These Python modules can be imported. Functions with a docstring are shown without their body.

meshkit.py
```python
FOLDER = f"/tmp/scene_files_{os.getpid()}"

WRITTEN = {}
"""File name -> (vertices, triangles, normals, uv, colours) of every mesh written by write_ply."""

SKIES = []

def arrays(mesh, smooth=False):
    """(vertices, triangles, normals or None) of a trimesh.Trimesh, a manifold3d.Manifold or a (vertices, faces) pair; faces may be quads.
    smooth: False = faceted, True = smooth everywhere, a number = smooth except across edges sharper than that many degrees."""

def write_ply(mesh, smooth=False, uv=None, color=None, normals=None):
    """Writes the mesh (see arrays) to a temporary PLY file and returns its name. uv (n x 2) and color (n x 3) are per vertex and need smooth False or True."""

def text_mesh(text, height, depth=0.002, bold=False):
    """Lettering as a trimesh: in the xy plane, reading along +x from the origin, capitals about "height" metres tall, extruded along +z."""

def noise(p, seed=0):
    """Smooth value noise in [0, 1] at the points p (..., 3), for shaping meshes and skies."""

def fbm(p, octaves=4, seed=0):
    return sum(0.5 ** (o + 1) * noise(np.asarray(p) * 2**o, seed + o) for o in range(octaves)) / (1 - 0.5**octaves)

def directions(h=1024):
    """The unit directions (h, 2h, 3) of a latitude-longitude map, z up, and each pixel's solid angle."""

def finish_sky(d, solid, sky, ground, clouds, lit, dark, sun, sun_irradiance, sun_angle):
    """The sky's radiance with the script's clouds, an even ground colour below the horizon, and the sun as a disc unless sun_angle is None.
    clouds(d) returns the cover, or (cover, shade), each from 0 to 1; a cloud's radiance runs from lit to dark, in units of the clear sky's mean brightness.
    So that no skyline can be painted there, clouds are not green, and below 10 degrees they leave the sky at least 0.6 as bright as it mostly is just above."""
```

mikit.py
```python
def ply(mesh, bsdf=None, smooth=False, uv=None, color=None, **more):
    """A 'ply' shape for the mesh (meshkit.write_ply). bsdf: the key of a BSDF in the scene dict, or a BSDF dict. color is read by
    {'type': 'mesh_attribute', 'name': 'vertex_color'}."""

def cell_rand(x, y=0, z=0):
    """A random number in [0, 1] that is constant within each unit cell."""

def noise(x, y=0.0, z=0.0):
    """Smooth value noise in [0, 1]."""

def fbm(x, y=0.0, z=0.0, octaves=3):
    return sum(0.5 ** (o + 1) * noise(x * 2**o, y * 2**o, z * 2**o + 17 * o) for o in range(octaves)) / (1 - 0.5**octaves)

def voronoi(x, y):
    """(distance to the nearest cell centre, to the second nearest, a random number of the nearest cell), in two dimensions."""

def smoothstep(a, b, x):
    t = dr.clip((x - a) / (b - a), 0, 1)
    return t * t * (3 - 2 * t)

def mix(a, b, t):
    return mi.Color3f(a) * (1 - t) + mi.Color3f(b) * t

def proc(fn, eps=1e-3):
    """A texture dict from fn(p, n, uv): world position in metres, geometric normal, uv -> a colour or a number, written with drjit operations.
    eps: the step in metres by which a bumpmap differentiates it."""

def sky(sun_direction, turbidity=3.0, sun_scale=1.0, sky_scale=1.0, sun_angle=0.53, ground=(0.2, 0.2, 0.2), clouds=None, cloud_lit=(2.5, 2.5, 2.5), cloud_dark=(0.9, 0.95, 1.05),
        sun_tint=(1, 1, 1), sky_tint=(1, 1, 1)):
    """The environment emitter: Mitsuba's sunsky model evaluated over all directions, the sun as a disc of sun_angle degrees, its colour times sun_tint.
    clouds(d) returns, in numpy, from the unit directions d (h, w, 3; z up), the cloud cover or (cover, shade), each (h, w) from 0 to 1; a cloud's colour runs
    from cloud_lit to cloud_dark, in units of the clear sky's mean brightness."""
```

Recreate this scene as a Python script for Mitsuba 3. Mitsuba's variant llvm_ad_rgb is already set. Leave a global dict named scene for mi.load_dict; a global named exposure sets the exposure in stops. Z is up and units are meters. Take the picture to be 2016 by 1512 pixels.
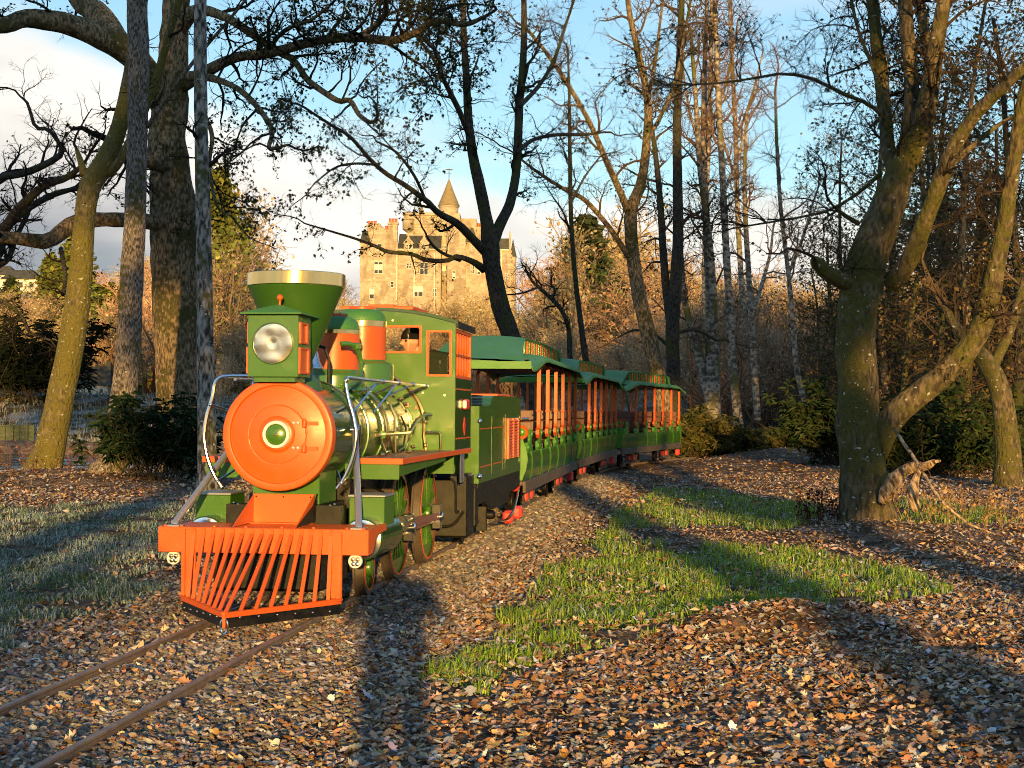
import math, random
import numpy as np, trimesh, shapely
import shapely.geometry as sg
import drjit as dr
import mitsuba as mi
import mikit, meshkit
from mikit import proc, noise, fbm, voronoi, cell_rand, smoothstep, mix

T = mi.ScalarTransform4f
scene, labels = {}, {}

# ------------------------------------------------------------------ camera, sky, exposure
FOC, CAM_H = 3028.0, 1.35            # focal length in pixels of the 2016 px wide photograph; lens height in metres
PITCH, ROLL = math.atan(53 / FOC), math.radians(0.45)
CAM = np.array([0, 0, CAM_H])
FWD = np.array([0, math.cos(PITCH), math.sin(PITCH)])
DOWN = np.array([0, math.sin(PITCH), -math.cos(PITCH)])
UPV = np.array([-math.sin(ROLL), 0, 0]) - math.cos(ROLL) * DOWN
scene['camera'] = {'type': 'perspective', 'fov': math.degrees(2 * math.atan(1008 / FOC)), 'fov_axis': 'x',
                   'to_world': T().look_at(origin=CAM.tolist(), target=(CAM + FWD).tolist(), up=UPV.tolist()),
                   'near_clip': 0.05, 'far_clip': 3000.0}
SUN_AZ, SUN_EL = math.radians(-4.2), math.radians(6.2)   # shadows run away from the lens, a little to the left
SUN = np.array([-math.sin(SUN_AZ) * math.cos(SUN_EL), -math.cos(SUN_AZ) * math.cos(SUN_EL), math.sin(SUN_EL)])


def clouds(d):
    az = np.degrees(np.arctan2(d[..., 0], d[..., 1]))
    el = np.degrees(np.arcsin(np.clip(d[..., 2], -1, 1)))
    q = np.stack([d[..., 0] * 9, d[..., 1] * 9, d[..., 2] * 22], -1)
    n1 = meshkit.fbm(q * 0.8 + 3.1, 5, 11)
    n2 = meshkit.fbm(q * 2.3 + 7.7, 5, 23)
    # a long bank of cloud low in the sky all the way round, higher towards the left
    top = 7.3 + 6.0 * np.exp(-((az + 20) / 12.0) ** 2) + (n1 - .5) * 2.6 + (n2 - .5) * 2.4
    cover = 1 / (1 + np.exp(-(top - el) * 3.6))
    cover = cover * (0.98 - 0.12 * np.clip((n2 - .5) * 3, 0, 1))
    wisps = np.clip((meshkit.fbm(q * np.array([.35, .35, 1.2]) + 1.3, 5, 5) - .60) * 3.0, 0, .4)
    cover = np.maximum(cover, wisps)
    depth = np.clip((top - el) / 6.5, 0, 1)
    shade = np.clip(depth * .95 - .08 + (n1 - .5) * 1.3, 0, 1)
    return cover, shade


scene['sky'] = mikit.sky(SUN.tolist(), turbidity=3.0, sun_scale=1.0, sky_scale=1.15, sun_angle=0.7, sun_tint=(1.0, 1.20, 1.64), sky_tint=(.62, .90, 1.24), clouds=clouds,
                         cloud_lit=(2.6, 2.42, 2.18), cloud_dark=(.72, .78, .88), ground=(0.12, 0.1, 0.07))
labels['sky'] = {'kind': 'structure'}
exposure = 3.45


# ------------------------------------------------------------------ where a pixel of the photograph lies, at a distance
def ray(x, y):
    u, v = x - 1008, y - 756
    c, s = math.cos(ROLL), math.sin(ROLL)
    u, v = c * u + s * v, -s * u + c * v
    return FWD + np.array([u / FOC, 0, 0]) + DOWN * v / FOC


def at_z(x, y, z=0.0):
    r = ray(x, y)
    return CAM + r * ((z - CAM_H) / r[2])


def at_Y(x, y, Y):
    r = ray(x, y)
    return CAM + r * (Y / r[1])


AX = math.atan(367 / FOC)                                  # heading of the straight track
TS, TW = np.array([math.sin(AX), math.cos(AX), 0]), np.array([math.cos(AX), -math.sin(AX), 0])
TO = TS * 9.684 - TW * 2.79                                # rail-top point under the front beam
TRAIN = T().translate(TO.tolist()).rotate([0, 0, 1], -math.degrees(AX))


def tr(w, s, z=0.0):
    return TO + TS * s + TW * w + np.array([0, 0, z])


# ------------------------------------------------------------------ mesh helpers
class MB:
    def __init__(self):
        self.v, self.f, self.c, self.n = [], [], [], 0

    def add(self, v, f, c=None):
        v, f = np.asarray(v, float).reshape(-1, 3), np.asarray(f, int)
        if f.shape[1] == 4:
            f = np.vstack([f[:, [0, 1, 2]], f[:, [0, 2, 3]]])
        self.v.append(v)
        self.f.append(f + self.n)
        if c is not None:
            self.c.append(np.broadcast_to(c, (len(v), 3)))
        self.n += len(v)
        return self

    def addm(self, m, c=None):
        return self.add(m.vertices, m.faces, c)

    def box(self, x0, x1, y0, y1, z0, z1, b=0.0):
        if b:
            p = []
            for X, sx in ((x0, 1), (x1, -1)):
                for Y, sy in ((y0, 1), (y1, -1)):
                    for Z, sz in ((z0, 1), (z1, -1)):
                        p += [(X, Y + sy * b, Z + sz * b), (X + sx * b, Y, Z + sz * b), (X + sx * b, Y + sy * b, Z)]
            return self.addm(trimesh.convex.convex_hull(np.array(p)))
        p = [(x, y, z) for x in (x0, x1) for y in (y0, y1) for z in (z0, z1)]
        return self.add(p, [(0, 1, 3, 2), (4, 6, 7, 5), (0, 4, 5, 1), (2, 3, 7, 6), (0, 2, 6, 4), (1, 5, 7, 3)])

    def tube(self, pts, r, n=8, cap=True, c=None):
        v, f = tube(pts, r, n, cap)
        return self.add(v, f, c)

    def bar(self, a, b, wd, th, up=(0, 0, 1)):
        """a flat rectangular bar from a to b"""
        a, b = np.asarray(a, float), np.asarray(b, float)
        t = (b - a) / np.linalg.norm(b - a)
        s = np.cross(t, up)
        s /= np.linalg.norm(s)
        u = np.cross(s, t)
        p = [q + s * wd / 2 * i + u * th / 2 * j for q in (a, b) for i in (-1, 1) for j in (-1, 1)]
        return self.add(p, [(0, 1, 3, 2), (4, 6, 7, 5), (0, 4, 5, 1), (2, 3, 7, 6), (0, 2, 6, 4), (1, 5, 7, 3)])

    def lathe(self, prof, n=48, axis='z', c=(0, 0, 0)):
        prof = np.asarray(prof, float)
        a = np.arange(n) * 2 * math.pi / n
        r, h = prof[:, 0][:, None], prof[:, 1][:, None] + 0 * a[None]
        x, y = r * np.cos(a), r * np.sin(a)
        p = np.stack([x, y, h], -1) if axis == 'z' else np.stack([x, h, -y], -1) if axis == 'y' else np.stack([h, x, y], -1)
        i, j = np.meshgrid(np.arange(len(prof) - 1), np.arange(n), indexing='ij')
        k = (j + 1) % n
        f = np.stack([i * n + j, i * n + k, (i + 1) * n + k, (i + 1) * n + j], -1).reshape(-1, 4)
        return self.add(p.reshape(-1, 3) + np.asarray(c, float), f)

    def prism(self, poly, axis, a, b):
        """a polygon extruded along an axis: axis x -> polygon in (y,z); y -> (x,z); z -> (x,y)"""
        poly = poly if hasattr(poly, 'exterior') else sg.Polygon(poly)
        m = trimesh.creation.extrude_polygon(poly, abs(b - a), engine='earcut')
        v, f = np.array(m.vertices), np.array(m.faces)
        v[:, 2] += min(a, b)
        if axis == 'x':
            v = v[:, [2, 0, 1]]
        elif axis == 'y':
            v = v[:, [0, 2, 1]]
            f = f[:, ::-1]
        return self.add(v, f)

    def ball(self, c, r, sub=2, sc=(1, 1, 1)):
        m = trimesh.creation.icosphere(sub, 1.0)
        return self.add(np.array(m.vertices) * np.asarray(sc) * r + np.asarray(c, float), m.faces)

    def pair(self):
        return np.vstack(self.v), np.vstack(self.f)

    def col(self):
        return np.vstack(self.c) if self.c else None


def tube(pts, r, n=8, cap=True):
    p = np.asarray(pts, float)
    r = np.broadcast_to(np.asarray(r, float), (len(p),))
    t = np.gradient(p, axis=0)
    t /= np.linalg.norm(t, axis=1, keepdims=True) + 1e-12
    a = np.cross(t[0], [0, 0, 1.0] if abs(t[0][2]) < .9 else [1.0, 0, 0])
    A = []
    for k in range(len(p)):
        a = a - t[k] * (a @ t[k])
        a = a / (np.linalg.norm(a) + 1e-12)
        A.append(a)
    A = np.array(A)
    B = np.cross(t, A)
    g = np.arange(n) * 2 * math.pi / n
    v = p[:, None] + r[:, None, None] * (np.cos(g)[None, :, None] * A[:, None] + np.sin(g)[None, :, None] * B[:, None])
    i, j = np.meshgrid(np.arange(len(p) - 1), np.arange(n), indexing='ij')
    k = (j + 1) % n
    f = np.stack([i * n + j, i * n + k, (i + 1) * n + k, (i + 1) * n + j], -1).reshape(-1, 4)
    f = np.vstack([f[:, [0, 1, 2]], f[:, [0, 2, 3]]])
    v = v.reshape(-1, 3)
    if cap:
        m = len(v)
        v = np.vstack([v, p[0], p[-1]])
        j = np.arange(n)
        k = (j + 1) % n
        f = np.vstack([f, np.stack([k, j, np.full(n, m)], -1), np.stack([(len(p) - 1) * n + j, (len(p) - 1) * n + k, np.full(n, m + 1)], -1)])
    return v, f


def spline(pts, n):
    """Catmull-Rom through the points, n samples; extra columns (radius) ride along"""
    p = np.asarray(pts, float)
    p = np.vstack([2 * p[0] - p[1], p, 2 * p[-1] - p[-2]])
    u = np.linspace(0, len(p) - 3 - 1e-9, n)
    i = u.astype(int)
    t = (u - i)[:, None]
    a, b, c, d = p[i], p[i + 1], p[i + 2], p[i + 3]
    return .5 * (2 * b + (c - a) * t + (2 * a - 5 * b + 4 * c - d) * t ** 2 + (3 * b - a - 3 * c + d) * t ** 3)


def numbered(key):
    if key not in used:
        used.add(key)
        return key
    k = 1
    while f'{key}_{k:03d}' in used:
        k += 1
    used.add(f'{key}_{k:03d}')
    return f'{key}_{k:03d}'


used = set()


def put(key, mb, bsdf, tw=None, smooth=35, color=None, kind=None, label=None):
    """one entry of the scene; a key already taken gets the next number"""
    key = numbered(key)
    mesh = mb.pair() if isinstance(mb, MB) else mb
    if isinstance(mb, MB) and color is None and mb.c:
        color = mb.col()
    if color is not None and smooth not in (True, False):
        smooth = False
    d = mikit.ply(mesh, bsdf, smooth=smooth, color=color)
    if tw is not None:
        d['to_world'] = tw
    scene[key] = d
    e = {}
    if kind:
        e['kind'] = kind
    if label:
        e['label'] = label
    if e:
        labels[key] = e
    return key


def thing(key, label, cat, group=None):
    key = numbered(key)
    labels[key] = {'label': label, 'category': cat}
    if group:
        labels[key]['group'] = group
    return key


def copy_parts(src, dst, tw):
    for k in [k for k in scene if k.startswith(src + '__')]:
        scene[dst + k[len(src):]] = {**scene[k], 'to_world': tw}
        used.add(dst + k[len(src):])
        if k in labels:
            labels[dst + k[len(src):]] = dict(labels[k])


# ------------------------------------------------------------------ materials
def mat(key, d, two=True):
    scene[key] = {'type': 'twosided', 'bsdf': d} if two else d
    return key


def rgb(*c):
    return {'type': 'rgb', 'value': list(c)}


def vcol():
    return {'type': 'mesh_attribute', 'name': 'vertex_color'}


def paint(c, rough=.18, coat=.8, wear=.12):
    c = np.array(c)

    def fn(p, n, uv):
        k = fbm(p.x * 3.1, p.y * 3.1, p.z * 3.1, 3)
        g = noise(p.x * 140, p.y * 140, p.z * 140)
        return mi.Color3f(c.tolist()) * (1 + wear * (k - .5) + .10 * (g - .5))
    def rg(p, n, uv):
        return rough * (.7 + .7 * fbm(p.x * 5, p.y * 5, p.z * 5, 4)) + .12 * smoothstep(.62, .78, fbm(p.x * 11 + 3, p.y * 11, p.z * 11, 3))
    return {'type': 'principled', 'base_color': proc(fn), 'roughness': proc(rg), 'specular': .5, 'clearcoat': coat, 'clearcoat_gloss': .93}


mat('orange_paint', paint((.54, .088, .006), .40, .15))
mat('chimney_green', paint((.028, .09, .009), .38, .3))
mat('green_paint', paint((.042, .135, .010), .26, .8))
mat('boiler_green', paint((.022, .085, .009), .13, 1.0))
mat('tender_green', paint((.032, .105, .013), .2, .9))
mat('carriage_green', paint((.055, .20, .016), .3, .6))
mat('dark_green_paint', paint((.022, .065, .013), .12, 1.0))
mat('roof_green', paint((.045, .17, .035), .5, .05, .25))
mat('red_paint', paint((.62, .05, .04), .3, .6))
mat('maroon_paint', paint((.16, .03, .02), .35, .4))
mat('brown_paint', paint((.2, .085, .06), .4, .3))
mat('bench_brown', paint((.12, .045, .03), .4, .3))


def iron(p, n, uv):
    k = fbm(p.x * 18, p.y * 18, p.z * 18, 4)
    return mix((.004, .004, .004), (.013, .011, .009), smoothstep(.35, .75, k))


def soot(p, n, uv):
    k = fbm(p.x * 9, p.y * 9, p.z * 9, 3)
    return mix((.05, .038, .03), (.11, .085, .065), k)


mat('black_iron', {'type': 'principled', 'base_color': proc(iron), 'roughness': .45, 'specular': .3})
mat('dusty_frame', {'type': 'principled', 'base_color': proc(soot), 'roughness': .55, 'specular': .4})
mat('brass', {'type': 'principled', 'base_color': rgb(.78, .56, .22), 'metallic': 1.0, 'roughness': .17})
mat('chrome', {'type': 'principled', 'base_color': rgb(.75, .75, .77), 'metallic': 1.0, 'roughness': .16})
mat('grey_metal', {'type': 'principled', 'base_color': rgb(.42, .44, .48), 'metallic': .7, 'roughness': .34})
mat('reflector', {'type': 'bumpmap', 'scale': 1.0, 'arbitrary': proc(lambda p, n, uv: .010 * fbm(p.x * 9, p.y * 9, p.z * 9, 2), 3e-3),
                  'bsdf': {'type': 'principled', 'base_color': rgb(.9, .82, .62), 'metallic': 1.0, 'roughness': .2}})
mat('white_enamel', {'type': 'principled', 'base_color': rgb(.8, .78, .72), 'roughness': .25})
mat('pane', {'type': 'thindielectric', 'int_ior': 1.5}, two=False)


def rust(p, n, uv):
    k = fbm(p.x * 14, p.y * 14, p.z * 14, 4)
    return mix((.12, .09, .07), (.30, .22, .16), k)


mat('rail_steel', {'type': 'principled', 'base_color': proc(rust), 'roughness': .5, 'metallic': .25, 'specular': .5})


def bark(dark, light, moss, amount, scale=1.0, lich=.0):
    def fn(p, n, uv):
        s = scale
        a = p.x * 1.0 + p.y * .7
        b = p.y * 1.0 - p.x * .7
        st = fbm(a * 26 * s, b * 26 * s, p.z * 9 * s, 5)
        big = fbm(a * 2.2, b * 2.2, p.z * 1.1, 3)
        c = mix(dark, light, smoothstep(.3, .7, st))
        mm = smoothstep(.62 - amount, .80 - amount, big * .7 + .3 * noise(a * 12, b * 12, p.z * 12))
        c = mix(c, mi.Color3f(list(moss)) * (.6 + .8 * noise(a * 60, b * 60, p.z * 60)), mm)
        if lich:
            q = noise(a * 11, b * 11, p.z * 15)
            q = q * .55 + .45 * noise(a * 31, b * 31, p.z * 40)
            c = mix(c, (.40, .41, .37), smoothstep(.80 - lich, .84 - lich, q))
        return c

    def bump(p, n, uv):
        a = p.x * 1.0 + p.y * .7
        b = p.y * 1.0 - p.x * .7
        return .045 * fbm(a * 22 * scale, b * 22 * scale, p.z * 8 * scale, 4)
    return {'type': 'bumpmap', 'scale': 1.0, 'arbitrary': proc(bump, 4e-3), 'bsdf': {'type': 'principled', 'base_color': proc(fn), 'roughness': .9, 'specular': .2}}


mat('oak_bark', bark((.045, .034, .022), (.26, .19, .11), (.06, .055, .018), .14, .9, .01))
mat('mossy_bark', bark((.045, .036, .022), (.16, .125, .07), (.085, .078, .02), .20, 1.0, .02))
mat('green_bark', bark((.06, .05, .025), (.17, .14, .07), (.115, .10, .025), .30, 1.0, .04))
mat('dark_bark', bark((.018, .015, .013), (.07, .06, .05), (.05, .055, .015), .12, 1.2, .0))
mat('rough_bark', bark((.04, .034, .03), (.26, .22, .19), (.07, .07, .02), .1, 1.7, .03))


def birch(p, n, uv):
    a = p.x * 1.0 + p.y * .7
    b = p.y * 1.0 - p.x * .7
    k = fbm(a * 7, b * 7, p.z * 9, 3)
    fl = noise(a * 14, b * 14, p.z * 60)
    c = mix((.36, .31, .25), (.12, .1, .08), smoothstep(.35, .65, k))
    c = mix(c, (.04, .033, .028), smoothstep(.54, .64, fl * .55 + k * .45))
    return mix(c, (.12, .11, .03), smoothstep(.58, .75, fbm(a * 1.7, b * 1.7, p.z * .8, 2)))


mat('birch_bark', {'type': 'principled', 'base_color': proc(birch), 'roughness': .75, 'specular': .25})
mat('twig', {'type': 'diffuse', 'reflectance': vcol()})
mat('leaf', {'type': 'principledthin', 'base_color': vcol(), 'roughness': .55, 'diff_trans': .6, 'spec_trans': 0.0}, two=False)
mat('litter', {'type': 'diffuse', 'reflectance': vcol()})
mat('cloth', {'type': 'diffuse', 'reflectance': proc(lambda p, n, uv: mix((.018, .024, .016), (.04, .05, .032), noise(p.x * 160, p.y * 160, p.z * 160)))})
mat('black_cloth', {'type': 'diffuse', 'reflectance': rgb(.012, .012, .013)})
mat('skin', {'type': 'principled', 'base_color': rgb(.55, .27, .18), 'roughness': .5})


def wood_fn(p, n, uv):
    k = fbm(p.x * 34 + p.z * 9, p.y * 34, p.z * 15 + p.x * 9, 5)
    q = fbm(p.x * 6, p.y * 6, p.z * 6, 3)
    return mix(mix((.10, .06, .035), (.60, .43, .26), smoothstep(.3, .65, k)), (.12, .08, .05), smoothstep(.5, .7, q) * .8)


mat('bare_wood', {'type': 'bumpmap', 'scale': 1.0, 'arbitrary': proc(lambda p, n, uv: .05 * fbm(p.x * 30 + p.z * 9, p.y * 30, p.z * 14 + p.x * 9, 4), 4e-3), 'bsdf': {'type': 'principled', 'base_color': proc(wood_fn), 'roughness': .85, 'specular': .2}})
mat('silver_bark', bark((.03, .028, .026), (.34, .32, .29), (.08, .08, .03), .12, .7, .04))
# ================================================================== the setting: ground, water, track
rng = np.random.default_rng(5)


def sstep(a, b, x):
    t = np.clip((np.asarray(x, float) - a) / (b - a), 0, 1)
    return t * t * (3 - 2 * t)


TRACK = spline([tuple(tr(w, s)[:2]) for w, s in ((0, -14), (0, -6), (0, 0), (0, 7), (0, 14), (.05, 18.5), (.27, 26), (.72, 30.5), (1.72, 35.2), (3.4, 40), (6.5, 46), (11, 52))], 400)


def track_dist(x, y):
    """distance from the middle of the track"""
    d, i = track_dist.tree.query(np.stack([np.ravel(x), np.ravel(y)], -1))
    return d.reshape(np.shape(x))


from scipy.spatial import cKDTree
track_dist.tree = cKDTree(TRACK)
POND_Z = -.62


def ground_z(x, y):
    x, y = np.asarray(x, float), np.asarray(y, float)
    p = np.stack([x, y, 0 * x], -1)
    z = -.10 + .10 * (meshkit.fbm(p * .35, 3, 3) - .5) + .035 * (meshkit.fbm(p * 1.7, 3, 8) - .5)
    z = z + .24 * sstep(26, 52, y) * sstep(3, 9, x) + .10 * sstep(2.5, 6, x) * sstep(14, 24, y)
    # leaf covered hump with a hollow beside it, right of the grass
    z = z + .20 * np.exp(-(((x - 1.75) / .65) ** 2 + ((y - 10.0) / .42) ** 2)) - .10 * np.exp(-(((x - 2.75) / .4) ** 2 + ((y - 9.7) / .3) ** 2))
    z = z + .12 * np.exp(-(((x - 4.3) / .9) ** 2 + ((y - 18.4) / 1.1) ** 2)) + .22 * np.exp(-(((x + 9.2) / 1.5) ** 2 + ((y - 31.0) / 1.4) ** 2)) + .22 * np.exp(-(((x + 7.6) / 1.3) ** 2 + ((y - 28.7) / 1.3) ** 2))
    bal = np.exp(-np.maximum(track_dist(x, y) - .75, 0) ** 2 / .18)
    z = z * (1 - bal) + bal * (-.052 + .02 * (meshkit.noise(p * 5, 4) - .5))
    # the pond, and the slope that rises beyond it to the wooded hill
    near = 33.5 + 24.5 * sstep(-5.5, 1.0, x) + 1.2 * (meshkit.fbm(p * .12, 2, 6) - .5) * 2
    far = 66 + 6 * (meshkit.fbm(p * .05, 2, 9) - .5)
    dip = sstep(0, 2.2, y - near) * sstep(0, 2.5, far - y)
    z = z - 1.1 * dip
    up = np.maximum(y - far, 0)
    z = z - .35 * sstep(0, 3, up) + 2.6 * sstep(0, 26, up) + 14.0 * sstep(40, 250, up) * (.55 + .45 * sstep(-170, -20, x) * (1 - .5 * sstep(40, 160, x))) + 9 * sstep(150, 420, up)
    z = z + .5 * (meshkit.fbm(p * .06, 3, 12) - .5) * sstep(10, 40, up)
    return z


def px_poly(pts, z=-.07):
    return sg.Polygon([tuple(at_z(x, y, z)[:2]) for x, y in pts])


GRASS_SUN = shapely.union_all([px_poly(p) for p in (
    [(845, 1320), (885, 1395), (980, 1390), (1035, 1330), (1120, 1275), (1240, 1235), (1400, 1245), (1500, 1205), (1560, 1185), (1720, 1185), (1850, 1165), (1860, 1140), (1760, 1110), (1640, 1085), (1450, 1075), (1340, 1085), (1290, 1060), (1235, 1035), (1190, 1045), (1150, 1110), (1060, 1140), (1000, 1190), (985, 1240), (930, 1270), (880, 1300)],
    [(1205, 1012), (1300, 960), (1420, 965), (1600, 1000), (1600, 1042), (1480, 1046), (1380, 1030), (1250, 1045)],
    [(1735, 1015), (1800, 1000), (1960, 1012), (1975, 1028), (1860, 1035), (1760, 1035)])])
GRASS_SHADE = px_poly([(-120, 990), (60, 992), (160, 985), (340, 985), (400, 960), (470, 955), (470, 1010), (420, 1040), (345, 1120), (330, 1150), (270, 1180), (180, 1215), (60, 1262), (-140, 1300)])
FAR_GRASS = sg.Polygon([(-60, 66), (-60, 96), (60, 96), (60, 68)])


def inside(poly, x, y, wob=.35):
    p = np.stack([x * 1.4, y * .9, 0 * x], -1)
    return shapely.contains_xy(poly, x + wob * (meshkit.fbm(p, 3, 31) - .5) * 2, y + wob * 1.6 * (meshkit.fbm(p, 3, 37) - .5) * 2)


gx = np.unique(np.concatenate([np.linspace(-9, 9, 220), np.sign(np.linspace(-1, 1, 121)) * 9 + np.linspace(-1, 1, 121) ** 3 * 400 + np.linspace(-1, 1, 121) * 12]))
gy = np.unique(np.concatenate([np.linspace(-70, 4, 40), np.linspace(4, 16, 150), np.linspace(16, 40, 130), np.linspace(40, 110, 110), np.linspace(110, 900, 90)]))
X, Y = np.meshgrid(gx, gy)
Z = ground_z(X, Y)
ny, nx = X.shape
i, j = np.meshgrid(np.arange(ny - 1), np.arange(nx - 1), indexing='ij')
F = np.stack([i * nx + j, i * nx + j + 1, (i + 1) * nx + j + 1, (i + 1) * nx + j], -1).reshape(-1, 4)
V = np.stack([X, Y, Z], -1).reshape(-1, 3)

def ground_fn(p, n, uv):
    k = fbm(p.x * 7, p.y * 7, 0, 4)
    g = noise(p.x * 55, p.y * 55, 0)
    base = mix((.07, .048, .034), (.21, .145, .10), smoothstep(.3, .7, k))
    fr = smoothstep(.60, .75, fbm(p.x * 2.3, p.y * 2.3, 5, 3)) * smoothstep(.45, .8, g)
    base = mix(base, (.42, .44, .46), fr * .6)
    far = smoothstep(64, 69, p.y)
    k2 = fbm(p.x * .8, p.y * .8, 2, 4)
    frost = mix((.07, .06, .035), (.26, .27, .26), smoothstep(.38, .68, k2))
    wood = mix((.10, .06, .025), (.22, .14, .06), k2)
    return mix(base, mix(frost, wood, smoothstep(92, 112, p.y)), far)


mat('ground_mat', {'type': 'bumpmap', 'scale': 1.0, 'arbitrary': proc(lambda p, n, uv: .02 * fbm(p.x * 13, p.y * 13, 0, 3), 6e-3),
                   'bsdf': {'type': 'diffuse', 'reflectance': proc(ground_fn)}})
put('ground', (V, F), 'ground_mat', smooth=True, kind='structure')

# water of the pond, with wind ripples
wy = np.linspace(30, 74, 60)
wx = np.linspace(-60, 60, 60)
X, Y = np.meshgrid(wx, wy)
n = len(wx)
i, j = np.meshgrid(np.arange(len(wy) - 1), np.arange(n - 1), indexing='ij')
mat('water', {'type': 'bumpmap', 'scale': 1.0, 'arbitrary': proc(lambda p, n, uv: .045 * noise(p.x * .9, p.y * 3.2, 0) + .012 * noise(p.x * 3.1, p.y * 9, 3), 1e-2),
              'bsdf': {'type': 'principled', 'base_color': rgb(.02, .022, .02), 'roughness': .06, 'specular': .55}})
put('pond', (np.stack([X, Y, 0 * X + POND_Z], -1).reshape(-1, 3), np.stack([i * n + j, i * n + j + 1, (i + 1) * n + j + 1, (i + 1) * n + j], -1).reshape(-1, 4)), 'water', smooth=True, kind='structure')

# rails
nrm = np.gradient(TRACK, axis=0)
nrm /= np.linalg.norm(nrm, axis=1, keepdims=True)
SIDE = np.stack([nrm[:, 1], -nrm[:, 0]], -1)
sec = np.array([(-.035, -.07), (-.035, -.06), (-.008, -.052), (-.008, -.022), (-.016, -.014), (-.016, -.003), (-.011, 0), (.011, 0), (.016, -.003), (.016, -.014), (.008, -.022), (.008, -.052), (.035, -.06), (.035, -.07)])
RT = thing('rail_track', 'narrow gauge railway track of two rusty rails under fallen leaves', 'railway track')
for s in (-1, 1):
    c = TRACK + SIDE * .32 * s
    v = np.concatenate([c[:, None] + SIDE[:, None] * sec[None, :, :1], np.broadcast_to(sec[None, :, 1:], (len(c), len(sec), 1))], -1)
    k = len(sec)
    i, j = np.meshgrid(np.arange(len(c) - 1), np.arange(k - 1), indexing='ij')
    put(RT + '__rail', (v.reshape(-1, 3), np.stack([i * k + j, i * k + j + 1, (i + 1) * k + j + 1, (i + 1) * k + j], -1).reshape(-1, 4)), 'rail_steel', smooth=False)


# ------------------------------------------------------------------ scattered litter
def scatter(n, y0, y1, power=1.0, margin=.06):
    """ground points with a density that falls with distance from the lens"""
    u = rng.random(n)
    if power == 1.0:
        y = y0 * (y1 / y0) ** u
    else:
        e = 1 - power
        y = (y0 ** e + u * (y1 ** e - y0 ** e)) ** (1 / e)
    x = (rng.random(n) * 2 - 1) * (.333 + margin) * y
    return x, y


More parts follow.
